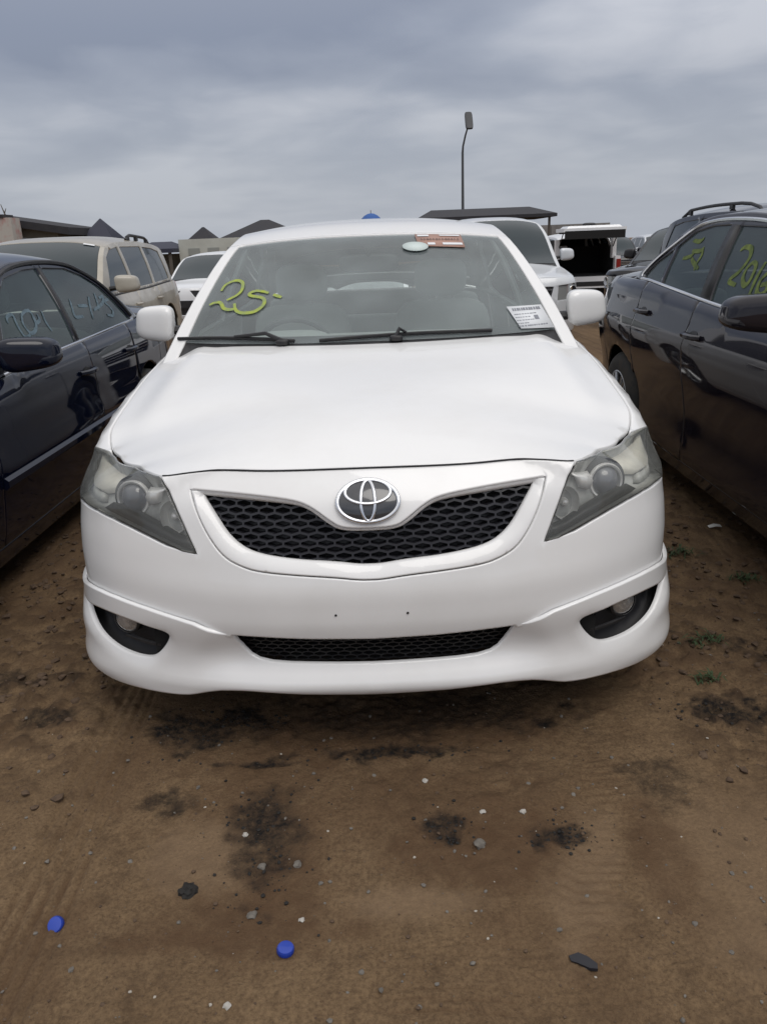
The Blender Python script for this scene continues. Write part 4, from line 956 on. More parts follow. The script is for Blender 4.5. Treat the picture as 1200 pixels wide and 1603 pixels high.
# ------------------------------------------------------------------ ground height used by everything that stands further back
def gz(y): return max(-3.2, -.016*max(0., y-4.0))
def suv_spec(L=4.7, W=1.86, H=1.70, belt=1.06, nose=.92, van=False, rails=None, **k):
    w = W/2; yf, yr = .92, L-1.0
    r0 = L-.42 if not van else L-.30
    sp = dict(L=L, axles=(yf, yr), wheel_r=.36, arch_gap=.06, sill=.30, doors=(1.36, 2.38, 3.28), h=.1, seat_y=2.1, dash_y=1.4, dash_z=1.1, spokes=6,
        contour=[(0, 0), (.3, .02), (w*.6, .07), (w*.8, .18), (w*.93, .38), (w*.98, .65), (w, 1.0), (w, 2.0), (w, L*.7), (w*.985, L*.85), (w*.95, L-.3), (w*.85, L-.1), (w*.6, L-.03), (.3, L), (0, L)],
        front=[(.15, .08), (.35, .0), (.60, .0), (.80, .03), (nose, .08), (nose+.1, .15)], flank=[(.15, .05), (.32, .01), (.5, 0), (.8, .004), (1.0, .03), (1.2, .06)], tail=[(.15, .05), (.4, .0), (.7, .0), (1.0, .03), (1.2, .06)],
        edge=[('fx', 0, nose, .02, .004), ('fx', w*.55, nose, .03, .01), ('fx', w*.8, nose, .06, .04), ('y', .6, nose+.02, .09, .06), ('y', 1.2, belt-.06, .07, .05), ('y', 1.7, belt-.01, .04, .03), ('y', L*.6, belt, .04, .03), ('y', L-.5, belt+.03, .04, .03), ('rx', .7*w, belt+.03, .04, .03), ('rx', 0, belt+.03, .03, .02)],
        hood=[(.04, nose-.03), (.12, nose+.02), (.4, nose+.07), (.9, belt-.01), (1.3, belt+.06), (1.5, belt+.08)],
        arc=[(1.0, belt-.17), (1.22, belt-.03), (1.42, belt+.10), (1.75, H-.24), (2.0, H-.13), (2.4, H-.085), (3.0, H-.08), (L-1.0, H-.10), (r0, H-.17), (r0+.15, H-.36), (L-.14, belt+.05)],
        spine=[(1.0, .85, belt-.12), (1.22, 1.05, belt), (1.42, 1.25, belt+.10), (1.75, 1.72, H-.18), (2.0, 2.0, H-.055), (2.4, 2.4, H-.01), (3.0, 3.0, H), (L-1.0, L-1.0, H-.02), (r0, r0+.10, H-.10), (r0+.15, L-.12, H-.30), (L-.14, L-.04, belt+.06)],
        screens=(1.24, 1.98, r0+.005, L-.16), side_y0=1.25, lean=(.16, .22), belt_in=.02, cowl_y=1.10, cowl_corner=.16, crown_pow=3.0, mirror=(1.60, belt+.11, w+.10, (.22, .15, .17)),
        windows=[[(1.58, belt+.03), (2.36, belt+.035), (2.36, H-.135), (2.05, H-.165), (1.85, H-.24)], [(2.44, belt+.035), (3.22, belt+.045), (3.22, H-.135), (2.44, H-.135)], [(3.30, belt+.05), (L-.52, belt+.07), (L-.62, H-.20), (L-.9, H-.16), (3.30, H-.14)]],
        face=dict(z0=.24, center=[('grille', [(-.42, .66), (.42, .66), (.48, .84), (-.48, .84)], 'black'), ('lower_intake', [(-.55, .30), (.55, .30), (.50, .46), (-.50, .46)], 'black')], bars={'grille': 3}, lamp_r=.07,
                  pairs=[('headlight', [(.52, .66), (.85, .67), (1.12, .72), (1.15, .86), (.85, .865), (.55, .85)])], plate=.55),
        rear=dict(z0=.28, lamp=[(.58, .75), (.95, .74), (.95, 1.02), (.60, 1.02)]))
    if rails: sp['rails'] = rails
    sp.update(k); return sp
DG = mat('dark_car_glass', (.030, .042, .048), .06, coat=.25, spec=.25)
BEIGE = mat('beige_paint', (.40, .37, .31), .35, coat=.6, noise=(2.5, (.27, .24, .19), .42, .75)); WHITE2 = mat('white_paint_far', (.76, .77, .78), .4, coat=.5); PEARL = mat('silver_white_paint', (.62, .64, .66), .35, .1, coat=.6)
CHAR = mat('charcoal_paint', (.020, .020, .024), .3, 0, coat=1, spec=0); BLKP = mat('black_paint', (.008, .008, .010), .3, coat=1, spec=0)
def far_mats(p, **k): d = car_mats(p, DG, screen=DG); d.update(k); return d
ROW = 'used cars parked in rows behind'
def park(name, label, sp, m, x, y, rz=0, skip=()):
    return build_car(name, label, 'car', sp, m, loc=(x, y, gz(y+2)), rotz=rz, detail=1, group=None, skip=skip)
beige_root, BB = park('crossover', 'beige crossover behind the navy sedan with dirt on its flank', suv_spec(L=4.6, W=1.84, H=1.61, belt=1.0, nose=.90, rails=(3.0, 3.9, .90)), far_mats(BEIGE, sill=mat('beige_sill', (.28, .25, .20), .6)), -3.58, 5.05)
belt_trim(beige_root, BB, 1.5, 4.05, MT['black'], .012)
panel('sun_sticker', BB.top, np.array([(.70, 1.93), (.86, 1.93), (.86, 1.96), (.70, 1.96)]), WHITE2, beige_root, h=.1, skirt=0, ring=0, edge=.1, off=.004)
wl = suv_spec(L=4.5, W=1.78, H=1.52, belt=.96, nose=.84, mirror=(1.55, 1.02, .98, (.18, .12, .13)))
wl['face'] = dict(z0=.22, center=[('lower_intake', [(-.5, .30), (.5, .30), (.42, .46), (-.42, .46)], 'black'), ('grille', [(-.46, .78), (-.10, .79), (-.26, .58), (-.42, .60)], 'black'), ('grille', [(.46, .78), (.42, .60), (.26, .58), (.10, .79)], 'black')], bars={}, lamp_r=.05, pairs=[('headlight', [(.52, .64), (.85, .66), (1.05, .70), (1.05, .80), (.85, .79), (.54, .77)])], plate=.52)
park('hatchback', 'white car far behind on the left with two dark grille openings', wl, far_mats(WHITE2), -3.95, 14.8, R(-8))
park('minivan', 'silvery white minivan facing the camera just right of the white sedan roof', suv_spec(L=4.9, W=1.84, H=1.79, belt=1.10, nose=.95, van=True), far_mats(PEARL), 1.86, 8.9, R(2))
char_root, CB = park('crossover', 'charcoal crossover with black roof rails behind the plum grey sedan', suv_spec(L=4.7, W=1.88, H=1.66, belt=1.05, nose=.93, rails=(1.5, 4.05, .90)), far_mats(CHAR), 4.45, 4.5)
park('crossover', 'black crossover parked at an angle between the open tailgate and the charcoal crossover', suv_spec(L=4.5, W=1.84, H=1.66, belt=1.05, nose=.93, mirror_mat='black'), far_mats(BLKP), 4.15, 11.0, R(-42))
park('hatchback', 'distant white car partly hidden by the minivan mirror', suv_spec(L=4.3, W=1.76, H=1.55, belt=.98, nose=.86, mirror=(1.55, 1.04, .97, (.18, .12, .13))), far_mats(WHITE2), 6.6, 26.5, R(6))
park('sedan', 'white car right behind the white sedan, seen through its windows', suv_spec(L=4.5, W=1.76, H=1.44, belt=.94, nose=.84, mirror=(1.55, 1.0, .95, (.18, .12, .13))), far_mats(WHITE2, screen=glass('sky_glare_screen', (.6, .66, .65), .55, (.45, .49, .49))), -.45, 5.9)  # screen film made pale to stand in for sky reflected in the glass
belt_trim(char_root, CB, 1.5, 4.1, MT['black'], .012)
park('crossover', 'dark crossover in the distance right of the raised tailgate', suv_spec(L=4.6, W=1.84, H=1.74, belt=1.06, nose=.93), far_mats(CHAR), 9.15, 28.5, R(4))
park('crossover', 'distant silver crossover half hidden behind the black angled crossover', suv_spec(L=4.5, W=1.84, H=1.74, belt=1.06, nose=.93), far_mats(PEARL), 11.2, 29.5, R(-3))
# wagon with its tailgate raised, tail towards the camera
tg_sp = suv_spec(L=4.8, W=1.90, H=1.80, belt=1.10, nose=.95)
tg, TB = build_car('wagon', 'white wagon with its tailgate raised and a dark load bay', 'car', tg_sp, far_mats(WHITE2), loc=(5.55, 25.1, gz(20)-.12), rotz=R(180), detail=1, skip=('rear', 'rear_screen'))
def open_tail(root, B):
    L = 4.8; w = .93
    g = Geo(); g.box((0, L-.10, .52), (1.76, .22, .30)); g.build('rear_bumper', WHITE2, root, smooth=False)
    g = Geo(); g.box((0, L-.03, .48), (1.5, .10, .12)); g.build('bumper_pad', MT['black'], root, smooth=False)
    for s in (-1, 1):
        q = Geo(); q.box((s*.84, L-.14, .92), (.14, .24, .52)); q.box((s*.76, L-.20, 1.38), (.10, .20, .50)); q.build('rear_pillar', WHITE2, root, smooth=False)
        l = Geo(); l.box((s*.86, L-.015, .95), (.11, .04, .30)); l.build('tail_light', MT['tail'], root, smooth=False)
    bay = Geo(); bay.box((0, L-1.0, .68), (1.5, 1.5, .04)); bay.box((-.78, L-.9, 1.15), (.05, 1.4, .95)); bay.box((.78, L-.9, 1.15), (.05, 1.4, .95)); bay.box((0, L-1.6, 1.05), (1.5, .12, .75)); bay.build('load_bay', MT['dark'], root, smooth=False)
    Geo().box((.42, L-1.4, 1.33), (.40, .02, .26)).build('daylight_panel', mat('painted_daylight', (.62, .66, .70), .3), root, smooth=False)  # opaque pale slab, daylight through the cabin put into its colour
    t = Geo(); t.box((0, L+.28, 1.86), (1.60, .98, .09)); t.box((0, L+.28, 1.93), (1.44, .80, .06), taper=.9); tgo = t.build('tailgate', WHITE2, root, smooth=False); tgo.rotation_euler = (0, 0, 0)
    p = Geo(); p.box((0, L+.30, 1.80), (1.46, .86, .05)); p.build('tailgate_lining', MT['dark'], tgo, smooth=False)
    Geo().rbox((0, L+.1, 1.99), (.34, .16, .09), p=3).build('wiper_housing', MT['black'], tgo)
    Geo().box((0, L+.765, 1.74), (1.54, .05, .20)).build('tailgate_edge', MT['dark'], tgo, smooth=False)
    for s in (-1, 1): Geo().tube([(s*.72, L-.15, 1.40), (s*.72, L+.35, 1.80)], .014, 6).build('gas_strut', MT['black'], tgo)
open_tail(tg, TB)
# ------------------------------------------------------------------ market sheds and other structures
ROOF = mat('dark_felt_roof', (.022, .022, .028), .85, noise=(3, (.04, .038, .04), .4, .7)); ROOFB = mat('bluish_tarp_roof', (.024, .026, .045), .7)
WALLG = mat('weathered_wall', (.20, .19, .155), .9, noise=(1.5, (.12, .11, .09), .4, .7)); CREAM = mat('cream_sheet', (.48, .49, .44), .7, noise=(1.2, (.38, .38, .34), .4, .75)); WOOD = mat('grey_timber', (.10, .085, .07), .9)
GREYW = mat('grey_block_wall', (.22, .21, .20), .9, noise=(.8, (.16, .155, .15), .4, .7))
def shed(name, label, x0, x1, y0, y1, eave, ridge, roof, wall, hip=.0, over=.3, posts=True, cat='shed'):
    yb = (y0+y1)/2; b = gz(yb); t = thing(name, label, cat, ((x0+x1)/2, yb, b)); cx = (x0+x1)/2; hx, hy = (x1-x0)/2, (y1-y0)/2
    g = Geo(); X, Y = hx+over, hy+over; rr = max(hx-hip, .02)
    V = [(-X, -Y, eave), (X, -Y, eave), (X, Y, eave), (-X, Y, eave), (-rr, 0, ridge), (rr, 0, ridge)]; V += [(x, y, z-.14) for x, y, z in V]
    F = [(0, 1, 5, 4), (2, 3, 4, 5), (1, 2, 5), (3, 0, 4), (6, 10, 11, 7), (8, 11, 10, 9), (7, 11, 8), (9, 10, 6), (0, 6, 7, 1), (1, 7, 8, 2), (2, 8, 9, 3), (3, 9, 6, 0)]
    g.add(V, F); ro = g.build('roof', roof, t, smooth=False)
    w = Geo(); w.box((0, hy*.6, eave*.45), (2*hx*.96, .12, eave*.9)); w.build('back_wall', wall, t, smooth=False)
    if posts:
        for sx in np.linspace(-hx, hx, max(2, int(hx*2/2.6)+1)):
            p = Geo(); p.box((sx, -hy, eave/2-.05), (.10, .10, eave)); p.build('post', WOOD, t, smooth=False)
    for k in range(4):
        c = Geo(); c.box((-hx*.8+k*hx*.5, hy*.2, .35), (.8, .6, .7)); c.build('stall_counter', WOOD, t, smooth=False)
    return t
shed('market_shed', 'long dark roofed shed behind the minivan roof', 2.1, 7.9, 37, 42, 2.93, 3.34, ROOF, GREYW, hip=.5)
shed('pyramid_roof_stall', 'dark pointed roof stall above the beige crossover', -12.35, -11.15, 33, 34.6, 2.3, 3.25, ROOFB, WALLG, hip=.6, over=.2)
shed('flat_canopy_stall', 'low black canopy stall left of the cream container', -8.65, -7.5, 28, 30.5, 1.85, 2.1, ROOFB, WALLG, hip=.2, over=.15)
shed('pyramid_roof_stall', 'small dark pointed roof just above the cream container', -9.6, -8.3, 40, 42, 2.25, 3.05, ROOF, WALLG, hip=.6, over=.2)
shed('lean_roof_shed', 'dark roof rising behind the left edge of the white sedan roof', -7.0, -3.6, 36, 39, 2.3, 3.12, ROOF, WALLG, hip=1.5)
# cream container with a row of vents
t = thing('container', 'cream metal container with a row of dim openings behind the white hatchback', 'container', (-5.35, 30.0, gz(30)))
Geo().box((0, 0, 1.08), (4.0, 2.4, 2.16)).build('shell', CREAM, t, smooth=False)
for k in range(5): Geo().box((-1.45+k*.72, -1.2, 1.72), (.42, .05, .24)).build('vent', mat('vent_shade', (.26, .27, .25), .8) if k == 0 else bpy.data.materials['vent_shade'], t, smooth=False)
for k in range(14): Geo().box((-1.9+k*.29, -1.212, .75), (.05, .03, 1.3)).build('rib', CREAM, t, smooth=False)
# low wall with a dark coping running away on the left, painted pillar at its near end
t = thing('low_building', 'low grey green building with a dark sloping roof edge at the far left', 'building', (-16.05, 33.5, gz(33)))
g = Geo(); V = [(-3.3, -2, 0), (3.3, -2, 0), (3.3, 2, 0), (-3.3, 2, 0), (-3.3, -2, 3.82), (3.3, -2, 2.7), (3.3, 2, 2.7), (-3.3, 2, 3.82)]; g.add(V, [(0, 3, 2, 1), (4, 5, 6, 7), (0, 1, 5, 4), (1, 2, 6, 5), (2, 3, 7, 6), (3, 0, 4, 7)]); g.build('wall', WALLG, t, smooth=False)
g = Geo(); V = [(-3.4, -2.4, 4.1), (3.9, -2.4, 2.86), (3.9, 2.4, 2.86), (-3.4, 2.4, 4.1)]; V += [(x, y, z-.28) for x, y, z in V]; g.add(V, [(0, 1, 2, 3), (7, 6, 5, 4), (0, 4, 5, 1), (1, 5, 6, 2), (2, 6, 7, 3), (3, 7, 4, 0)]); g.build('roof', ROOF, t, smooth=False)
t = thing('painted_pillar', 'pale pillar with faded red paint at the far left edge', 'pillar', (-14.62, 30.4, gz(30)))
PAINTED = mat('painted_plaster', (.42, .39, .35), .9, noise=(1.6, (.40, .22, .20), .48, .62))
g = Geo(); g.box((0, 0, 1.6), (1.5, .8, 3.2)); g.build('pillar_body', PAINTED, t, smooth=False)
Geo().box((0, 0, 3.26), (1.0, .9, .12)).build('cap', ROOF, t, smooth=False)
g = Geo(); g.tube([(.45, 0, 3.2), (.38, 0, 3.4), (.26, .1, 3.7)], [.04, .025, .012], 6); g.tube([(.39, 0, 3.38), (.48, 0, 3.55)], [.025, .01], 5); g.build('twig', WOOD, t)
# grey wall on the right, blue umbrella, lamp
t = thing('block_wall', 'distant grey block wall between the minivan and the raised tailgate', 'wall', (11.4, 48, gz(48)))
Geo().box((0, 0, 1.35), (4.6, .3, 2.7)).build('wall_face', GREYW, t, smooth=False)
for k in range(5): Geo().box((-2.1+k*1.05, -.18, 1.33), (.25, .1, 2.66)).build('pier', GREYW, t, smooth=False)
t = thing('market_umbrella', 'blue umbrella top just showing over the white sedan roof', 'umbrella', (-.25, 29.0, gz(29)))
BLUE = mat('blue_cloth', (.03, .10, .32), .7)
prof = [(0, 2.80), (.12, 2.78), (.24, 2.72), (.35, 2.62), (.43, 2.48), (.42, 2.47), (.3, 2.62), (0, 2.74)]
Geo().lathe(prof, (0, 0, 0), (0, 0, 1), 8).build('canopy', BLUE, t, smooth=False); Geo().tube([(0, 0, 0), (0, 0, 2.9)], .02, 6).build('pole', MT['rim_metal'], t)
POLE = mat('galvanised_pole', (.10, .105, .11), .5, .5)
lx, ly = 5.0, 48.0
t = thing('street_lamp', 'tall street lamp with a dark tilted head above the sheds', 'street lamp', (lx, ly, gz(ly)))
h0 = 8.05
Geo().tube([(0, 0, 0), (0, 0, 3), (0, 0, h0-1.2)], [.11, .09, .07], 10).build('pole', POLE, t)
Geo().tube([(0, 0, h0-1.25), (.02, -.05, h0-.9), (.14, -.25, h0-.35), (.24, -.45, h0)], [.065, .055, .05, .045], 8).build('arm', POLE, t)
hd = Geo(); Mx = np.array(Matrix.Rotation(R(50), 3, 'X')); hd.rbox((.30, -.60, h0+.36), (.44, 1.25, .16), p=5, M=Mx); ho = hd.build('lamp_head', mat('lamp_head_grey', (.035, .036, .04), .5), t)
hd = Geo(); hd.box((.30, -.68, h0+.30), (.32, .75, .02), M=Mx); hd.build('led_panel', mat('led_panel', (.10, .10, .10), .3), ho, smooth=False)
# ------------------------------------------------------------------ the dirt yard: one sheet, fine near the camera
def vnoise(x, y, seed):
    """smooth value noise on a lattice"""
    xi = np.floor(x).astype(np.int64); yi = np.floor(y).astype(np.int64); fx = x-xi; fy = y-yi
    def h(i, j):
        n = (i*374761393+j*668265263+seed*2147483647) & 0x7fffffff
        n = ((n ^ (n >> 13))*1274126177) & 0x7fffffff
        return ((n ^ (n >> 16)) & 0xffff)/65535.0
    ux = fx*fx*(3-2*fx); uy = fy*fy*(3-2*fy)
    a = h(xi, yi); b = h(xi+1, yi); c = h(xi, yi+1); d = h(xi+1, yi+1)
    return a+(b-a)*ux+(c-a)*uy+(a-b-c+d)*ux*uy
def fbm(x, y, s, o, seed, g=.5):
    v = 0; a = 1; t = 0
    for k in range(o): v = v+a*vnoise(x*s*2**k+seed*3.7, y*s*2**k+seed*1.3, seed+k); t += a; a *= g
    return v/t
def axis(segs):
    out = [segs[0][0]]
    for a, b, s in segs:
        n = max(1, int(round((b-a)/s))); out += list(a+(b-a)*(np.arange(n)+1)/n)
    return np.array(out)
def grow(a, b, s, k=1.28):
    o = []; x = a
    while x < b: x += s; s *= k; o.append(min(x, b))
    return o
xs = np.concatenate([-np.array(grow(3.2, 900, .04))[::-1], axis([(-3.2, -1.7, .025), (-1.7, 1.7, .0075), (1.7, 3.2, .025)]), np.array(grow(3.2, 900, .04))])
ys = np.concatenate([-np.array(grow(1.1, 900, .05))[::-1], axis([(-1.1, -.8, .02), (-.8, .45, .0065), (.45, 1.4, .014), (1.4, 4.5, .04)]), np.array(grow(4.5, 900, .06))])
X, Y = np.meshgrid(xs, ys); nx_, ny_ = len(xs), len(ys)
def blob(cx, cy, rx, ry, soft=.6, seed=1, rag=.5, rot=0):
    c, s = math.cos(rot), math.sin(rot); dx, dy = X-cx, Y-cy; u, v = (c*dx+s*dy)/rx, (-s*dx+c*dy)/ry
    n = fbm(X, Y, 9, 4, seed)-.5; n2 = fbm(X, Y, 32, 3, seed+9)-.5
    d = np.hypot(u, v)+n*rag*1.7+n2*rag*1.3
    return 1-sst(1-soft, 1+soft*.4, d)
Z0 = -.016*np.maximum(0, Y-4.0); Z0 = np.maximum(Z0, -3.2)
near = np.exp(-np.maximum(0, np.hypot(X, Y-.5)-6)/4)
Z = (fbm(X, Y, .9, 3, 11)-.5)*.035*near+(fbm(X, Y, 5, 4, 12)-.5)*.014*near
rough = np.clip(sst(.45, .62, fbm(X, Y, 1.6, 3, 21))*.8+sst(.75, 1.1, np.abs(X))*.9*sst(-.4, .1, Y), 0, 1)   # trampled, clodded soil along the sides
clod = fbm(X, Y, 24, 3, 31); Z += near*(.06+.94*rough)*(sst(.55, .80, clod)*.013-.010*sst(.5, .25, clod))
Z += near*(fbm(X, Y, 70, 2, 41)-.5)*.005
# tyre tracks: left pair running diagonally, ribbed tread on the right, cross lines in front
def track(pts, w):
    best = np.full(X.shape, 9.); along = np.zeros(X.shape); acc = 0
    for (x0, y0), (x1, y1) in zip(pts[:-1], pts[1:]):
        L = math.hypot(x1-x0, y1-y0); t = np.clip(((X-x0)*(x1-x0)+(Y-y0)*(y1-y0))/L**2, 0, 1)
        d = np.hypot(X-x0-t*(x1-x0), Y-y0-t*(y1-y0)); sgn = np.sign((X-x0)*(y1-y0)-(Y-y0)*(x1-x0)); m = d < np.abs(best)
        best = np.where(m, d*sgn, best); along = np.where(m, acc+t*L, along); acc += L
    return best, along, sst(w, w*.7, np.abs(best))
b1, a1, m1 = track([(-.84, 1.1), (-.80, .39), (-.755, -.50), (-.74, -1.1)], .085)
Z -= m1*(.004+.007*sst(-.2, .5, np.cos(b1/.034*2*math.pi)))
b2, a2, m2 = track([(.60, .2), (.52, -.2), (.40, -.53), (.33, -.75)], .13)
Z -= m2*(.003+.0015*sst(.1, .8, np.sin((a2+.35*np.abs(b2))/.030*2*math.pi))*sst(.15, .0, np.abs(np.abs(b2)-.065)-.03))
b3, a3, m3 = track([(.02, -.592), (.36, -.600)], .05); Z -= m3*.0035*sst(.3, .8, np.cos(b3/.022*2*math.pi))
b4, a4, m4 = track([(.02, -.69), (.38, -.70), (.62, -.64)], .05); Z -= m4*.0035*sst(.3, .8, np.cos(b4/.024*2*math.pi))
b5, a5, m5 = track([(.52, -.50), (.72, -.72)], .06); Z -= m5*.0025*sst(.2, .8, np.sin((a5+.5*b5)/.028*2*math.pi))
b6, a6, m6 = track([(1.75, .95), (1.25, .42), (.95, -.1)], .12); Z -= m6*.0035*sst(.0, .8, np.sin((a6+.3*np.abs(b6))/.055*2*math.pi))
OIL_SHADE = np.maximum.reduce([blob(-.285, -.165, .115, .125, seed=51), blob(-.265, -.33, .075, .11, seed=52, rag=.9)*.75, blob(-.57, .24, .13, .10, seed=53, rag=1.0), blob(-.42, .27, .09, .07, seed=54, rag=1.0), blob(.03, .085, .24, .030, seed=55, rag=1.3), blob(.02, .27, .48, .13, seed=69, rag=.8)*.75, blob(-.30, .055, .13, .014, seed=56, rag=1.2), blob(.165, -.225, .05, .05, seed=57, rag=1.2), blob(.44, -.275, .06, .035, seed=58, rag=1.2),  # broad blob under the bumper paints in under-car shade; other blobs are oily stains
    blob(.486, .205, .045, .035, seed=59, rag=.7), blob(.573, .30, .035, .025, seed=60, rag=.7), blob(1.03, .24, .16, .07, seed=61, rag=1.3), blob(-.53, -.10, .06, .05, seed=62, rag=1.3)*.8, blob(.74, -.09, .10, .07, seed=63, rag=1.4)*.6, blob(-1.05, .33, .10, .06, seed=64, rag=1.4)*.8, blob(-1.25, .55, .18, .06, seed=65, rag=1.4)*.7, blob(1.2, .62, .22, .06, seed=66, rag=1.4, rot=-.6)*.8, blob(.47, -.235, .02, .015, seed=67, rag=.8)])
WET_SHADE = np.maximum.reduce([blob(-.27, -.42, .22, .18, seed=71, rag=.45), blob(.26, -.30, .26, .20, seed=72, rag=.35), blob(.66, -.33, .09, .22, seed=73, rag=.35), blob(-.30, -.52, .30, .055, seed=74, rag=.5), blob(.0, .20, .62, .20, seed=75, rag=.5)*.95, blob(-.30, -.05, .30, .28, seed=76, rag=.7)*.75, blob(-.70, -.58, .10, .16, seed=77, rag=1.0)*.5, blob(.1, -.1, .35, .20, seed=79, rag=.7)*.6]+[sst(.52, .66, fbm(X, Y, 1.3, 4, 78))*.55])  # blob under the bumper darkens damp soil further as painted under-car shade
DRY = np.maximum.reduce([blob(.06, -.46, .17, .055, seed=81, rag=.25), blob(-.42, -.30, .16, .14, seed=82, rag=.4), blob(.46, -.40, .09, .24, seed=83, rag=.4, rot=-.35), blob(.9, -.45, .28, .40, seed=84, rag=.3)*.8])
WET_SHADE = WET_SHADE*(1-.85*DRY*(1-OIL_SHADE))
brk = sst(.35, .6, fbm(X, Y, 6, 3, 95))
WET_SHADE = np.maximum(WET_SHADE, m1*sst(.1, .7, np.cos(b1/.034*2*math.pi))*.8*brk)
WET_SHADE = np.maximum(WET_SHADE, m2*sst(.3, .9, np.sin((a2+.35*np.abs(b2))/.030*2*math.pi))*.55*brk)
WET_SHADE = np.maximum.reduce([WET_SHADE, m3*sst(.4, .9, np.cos(b3/.022*2*math.pi))*.6*brk, m4*sst(.4, .9, np.cos(b4/.024*2*math.pi))*.6*brk, m5*sst(.3, .9, np.sin((a5+.5*b5)/.028*2*math.pi))*.5*brk])
WET_SHADE = np.maximum(WET_SHADE, sst(.60, .70, fbm(X, Y, 4.5, 4, 96))*.38*(1-DRY*.6))
Z -= .004*OIL_SHADE*near
Z += near*OIL_SHADE*(fbm(X, Y, 45, 3, 91)-.5)*.016
V = np.stack([X.ravel(), Y.ravel(), (Z0+Z).ravel()], 1)
idx = np.arange(nx_*ny_).reshape(ny_, nx_); Q = np.stack([idx[:-1, :-1].ravel(), idx[:-1, 1:].ravel(), idx[1:, 1:].ravel(), idx[1:, :-1].ravel()], 1)
me = bpy.data.meshes.new('ground'); me.vertices.add(len(V)); me.vertices.foreach_set('co', V.ravel()); me.loops.add(Q.size); me.loops.foreach_set('vertex_index', Q.ravel())
me.polygons.add(len(Q)); me.polygons.foreach_set('loop_start', np.arange(len(Q))*4); me.polygons.foreach_set('loop_total', np.full(len(Q), 4)); me.polygons.foreach_set('use_smooth', np.ones(len(Q), bool)); me.update()
for nm, A in (('oil_shade', OIL_SHADE), ('wet_shade', WET_SHADE), ('dry', DRY), ('clod', np.clip(rough*sst(.35, .75, clod), 0, 1))):
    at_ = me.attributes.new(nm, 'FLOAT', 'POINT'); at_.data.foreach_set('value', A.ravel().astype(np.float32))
GM_ = bpy.data.materials.new('yard_soil'); GM_.use_nodes = True
def soil(m):
    nt = m.node_tree; b = nt.nodes['Principled BSDF']; N = nt.nodes.new; L = nt.links.new
    tc = N('ShaderNodeTexCoord')
    def noise(s, d, r=.6):
        n = N('ShaderNodeTexNoise'); n.inputs['Scale'].default_value = s; n.inputs['Detail'].default_value = d; n.inputs['Roughness'].default_value = r; L(tc.outputs['Object'], n.inputs['Vector']); return n.outputs[0]
    def rng(v, a, b_, c, d):
        n = N('ShaderNodeMapRange'); n.inputs[1].default_value = a; n.inputs[2].default_value = b_; n.inputs[3].default_value = c; n.inputs[4].default_value = d; L(v, n.inputs[0]); return n.outputs[0]
    def mix(f, a, c):
        n = N('ShaderNodeMix'); n.data_type = 'RGBA'
        if isinstance(f, float): n.inputs[0].default_value = f
        else: L(f, n.inputs[0])
        for i, v in ((6, a), (7, c)):
            if isinstance(v, tuple): n.inputs[i].default_value = (*v, 1)
            else: L(v, n.inputs[i])
        return n.outputs[2]
    def attr(nm): n = N('ShaderNodeAttribute'); n.attribute_name = nm; return n.outputs['Fac']
    def mul(a, c): n = N('ShaderNodeMath'); n.operation = 'MULTIPLY'; L(a, n.inputs[0]); (L(c, n.inputs[1]) if not isinstance(c, float) else setattr(n.inputs[1], 'default_value', c)); return n.outputs[0]
    base = mix(rng(noise(3, 8), .35, .65, 0, 1), SOIL['a'], SOIL['b'])
    base = mix(rng(noise(110, 6, .75), .40, .66, 0, .75), base, SOIL['c'])
    base = mix(rng(noise(14, 6, .7), .50, .66, 0, .5), base, SOIL['c'])
    base = mix(rng(noise(260, 3, .6), .66, .74, 0, .55), base, SOIL['speck'])
    base = mix(mul(attr('clod'), .75), base, SOIL['c'])
    base = mix(mul(attr('dry'), .5), base, SOIL['dry'])
    base = mix(mul(attr('wet_shade'), rng(noise(25, 5), .3, .7, .65, .95)), base, SOIL['wet_shade'])
    base = mix(mul(attr('oil_shade'), rng(noise(40, 6, .7), .30, .60, .30, 1.0)), base, SOIL['oil_shade'])
    L(base, b.inputs['Base Color'])
    b.inputs['Specular IOR Level'].default_value = .25
    r = N('ShaderNodeMix'); r.data_type = 'FLOAT'; L(attr('wet_shade'), r.inputs[0]); r.inputs[2].default_value = .95; r.inputs[3].default_value = .78; L(r.outputs[0], b.inputs['Roughness'])
    bp = N('ShaderNodeBump'); bp.inputs['Strength'].default_value = .8; bp.inputs['Distance'].default_value = .008
    h = N('ShaderNodeMath'); h.operation = 'ADD'; L(noise(170, 6, .75), h.inputs[0]); L(mul(noise(34, 5), 1.3), h.inputs[1]); L(h.outputs[0], bp.inputs['Height']); L(bp.outputs[0], b.inputs['Normal'])
SOIL = dict(a=(.235, .157, .087), b=(.185, .120, .065), c=(.072, .044, .025), speck=(.27, .22, .165), dry=(.235, .160, .098), wet_shade=(.098, .055, .028), oil_shade=(.0095, .008, .0075))
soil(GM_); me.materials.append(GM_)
ground = link(bpy.data.objects.new('ground', me)); ground['kind'] = 'structure'
def gh(x, y):
    i = int(np.clip(np.searchsorted(xs, x), 1, nx_-1)); j = int(np.clip(np.searchsorted(ys, y), 1, ny_-1)); return float((Z0+Z)[j, i])
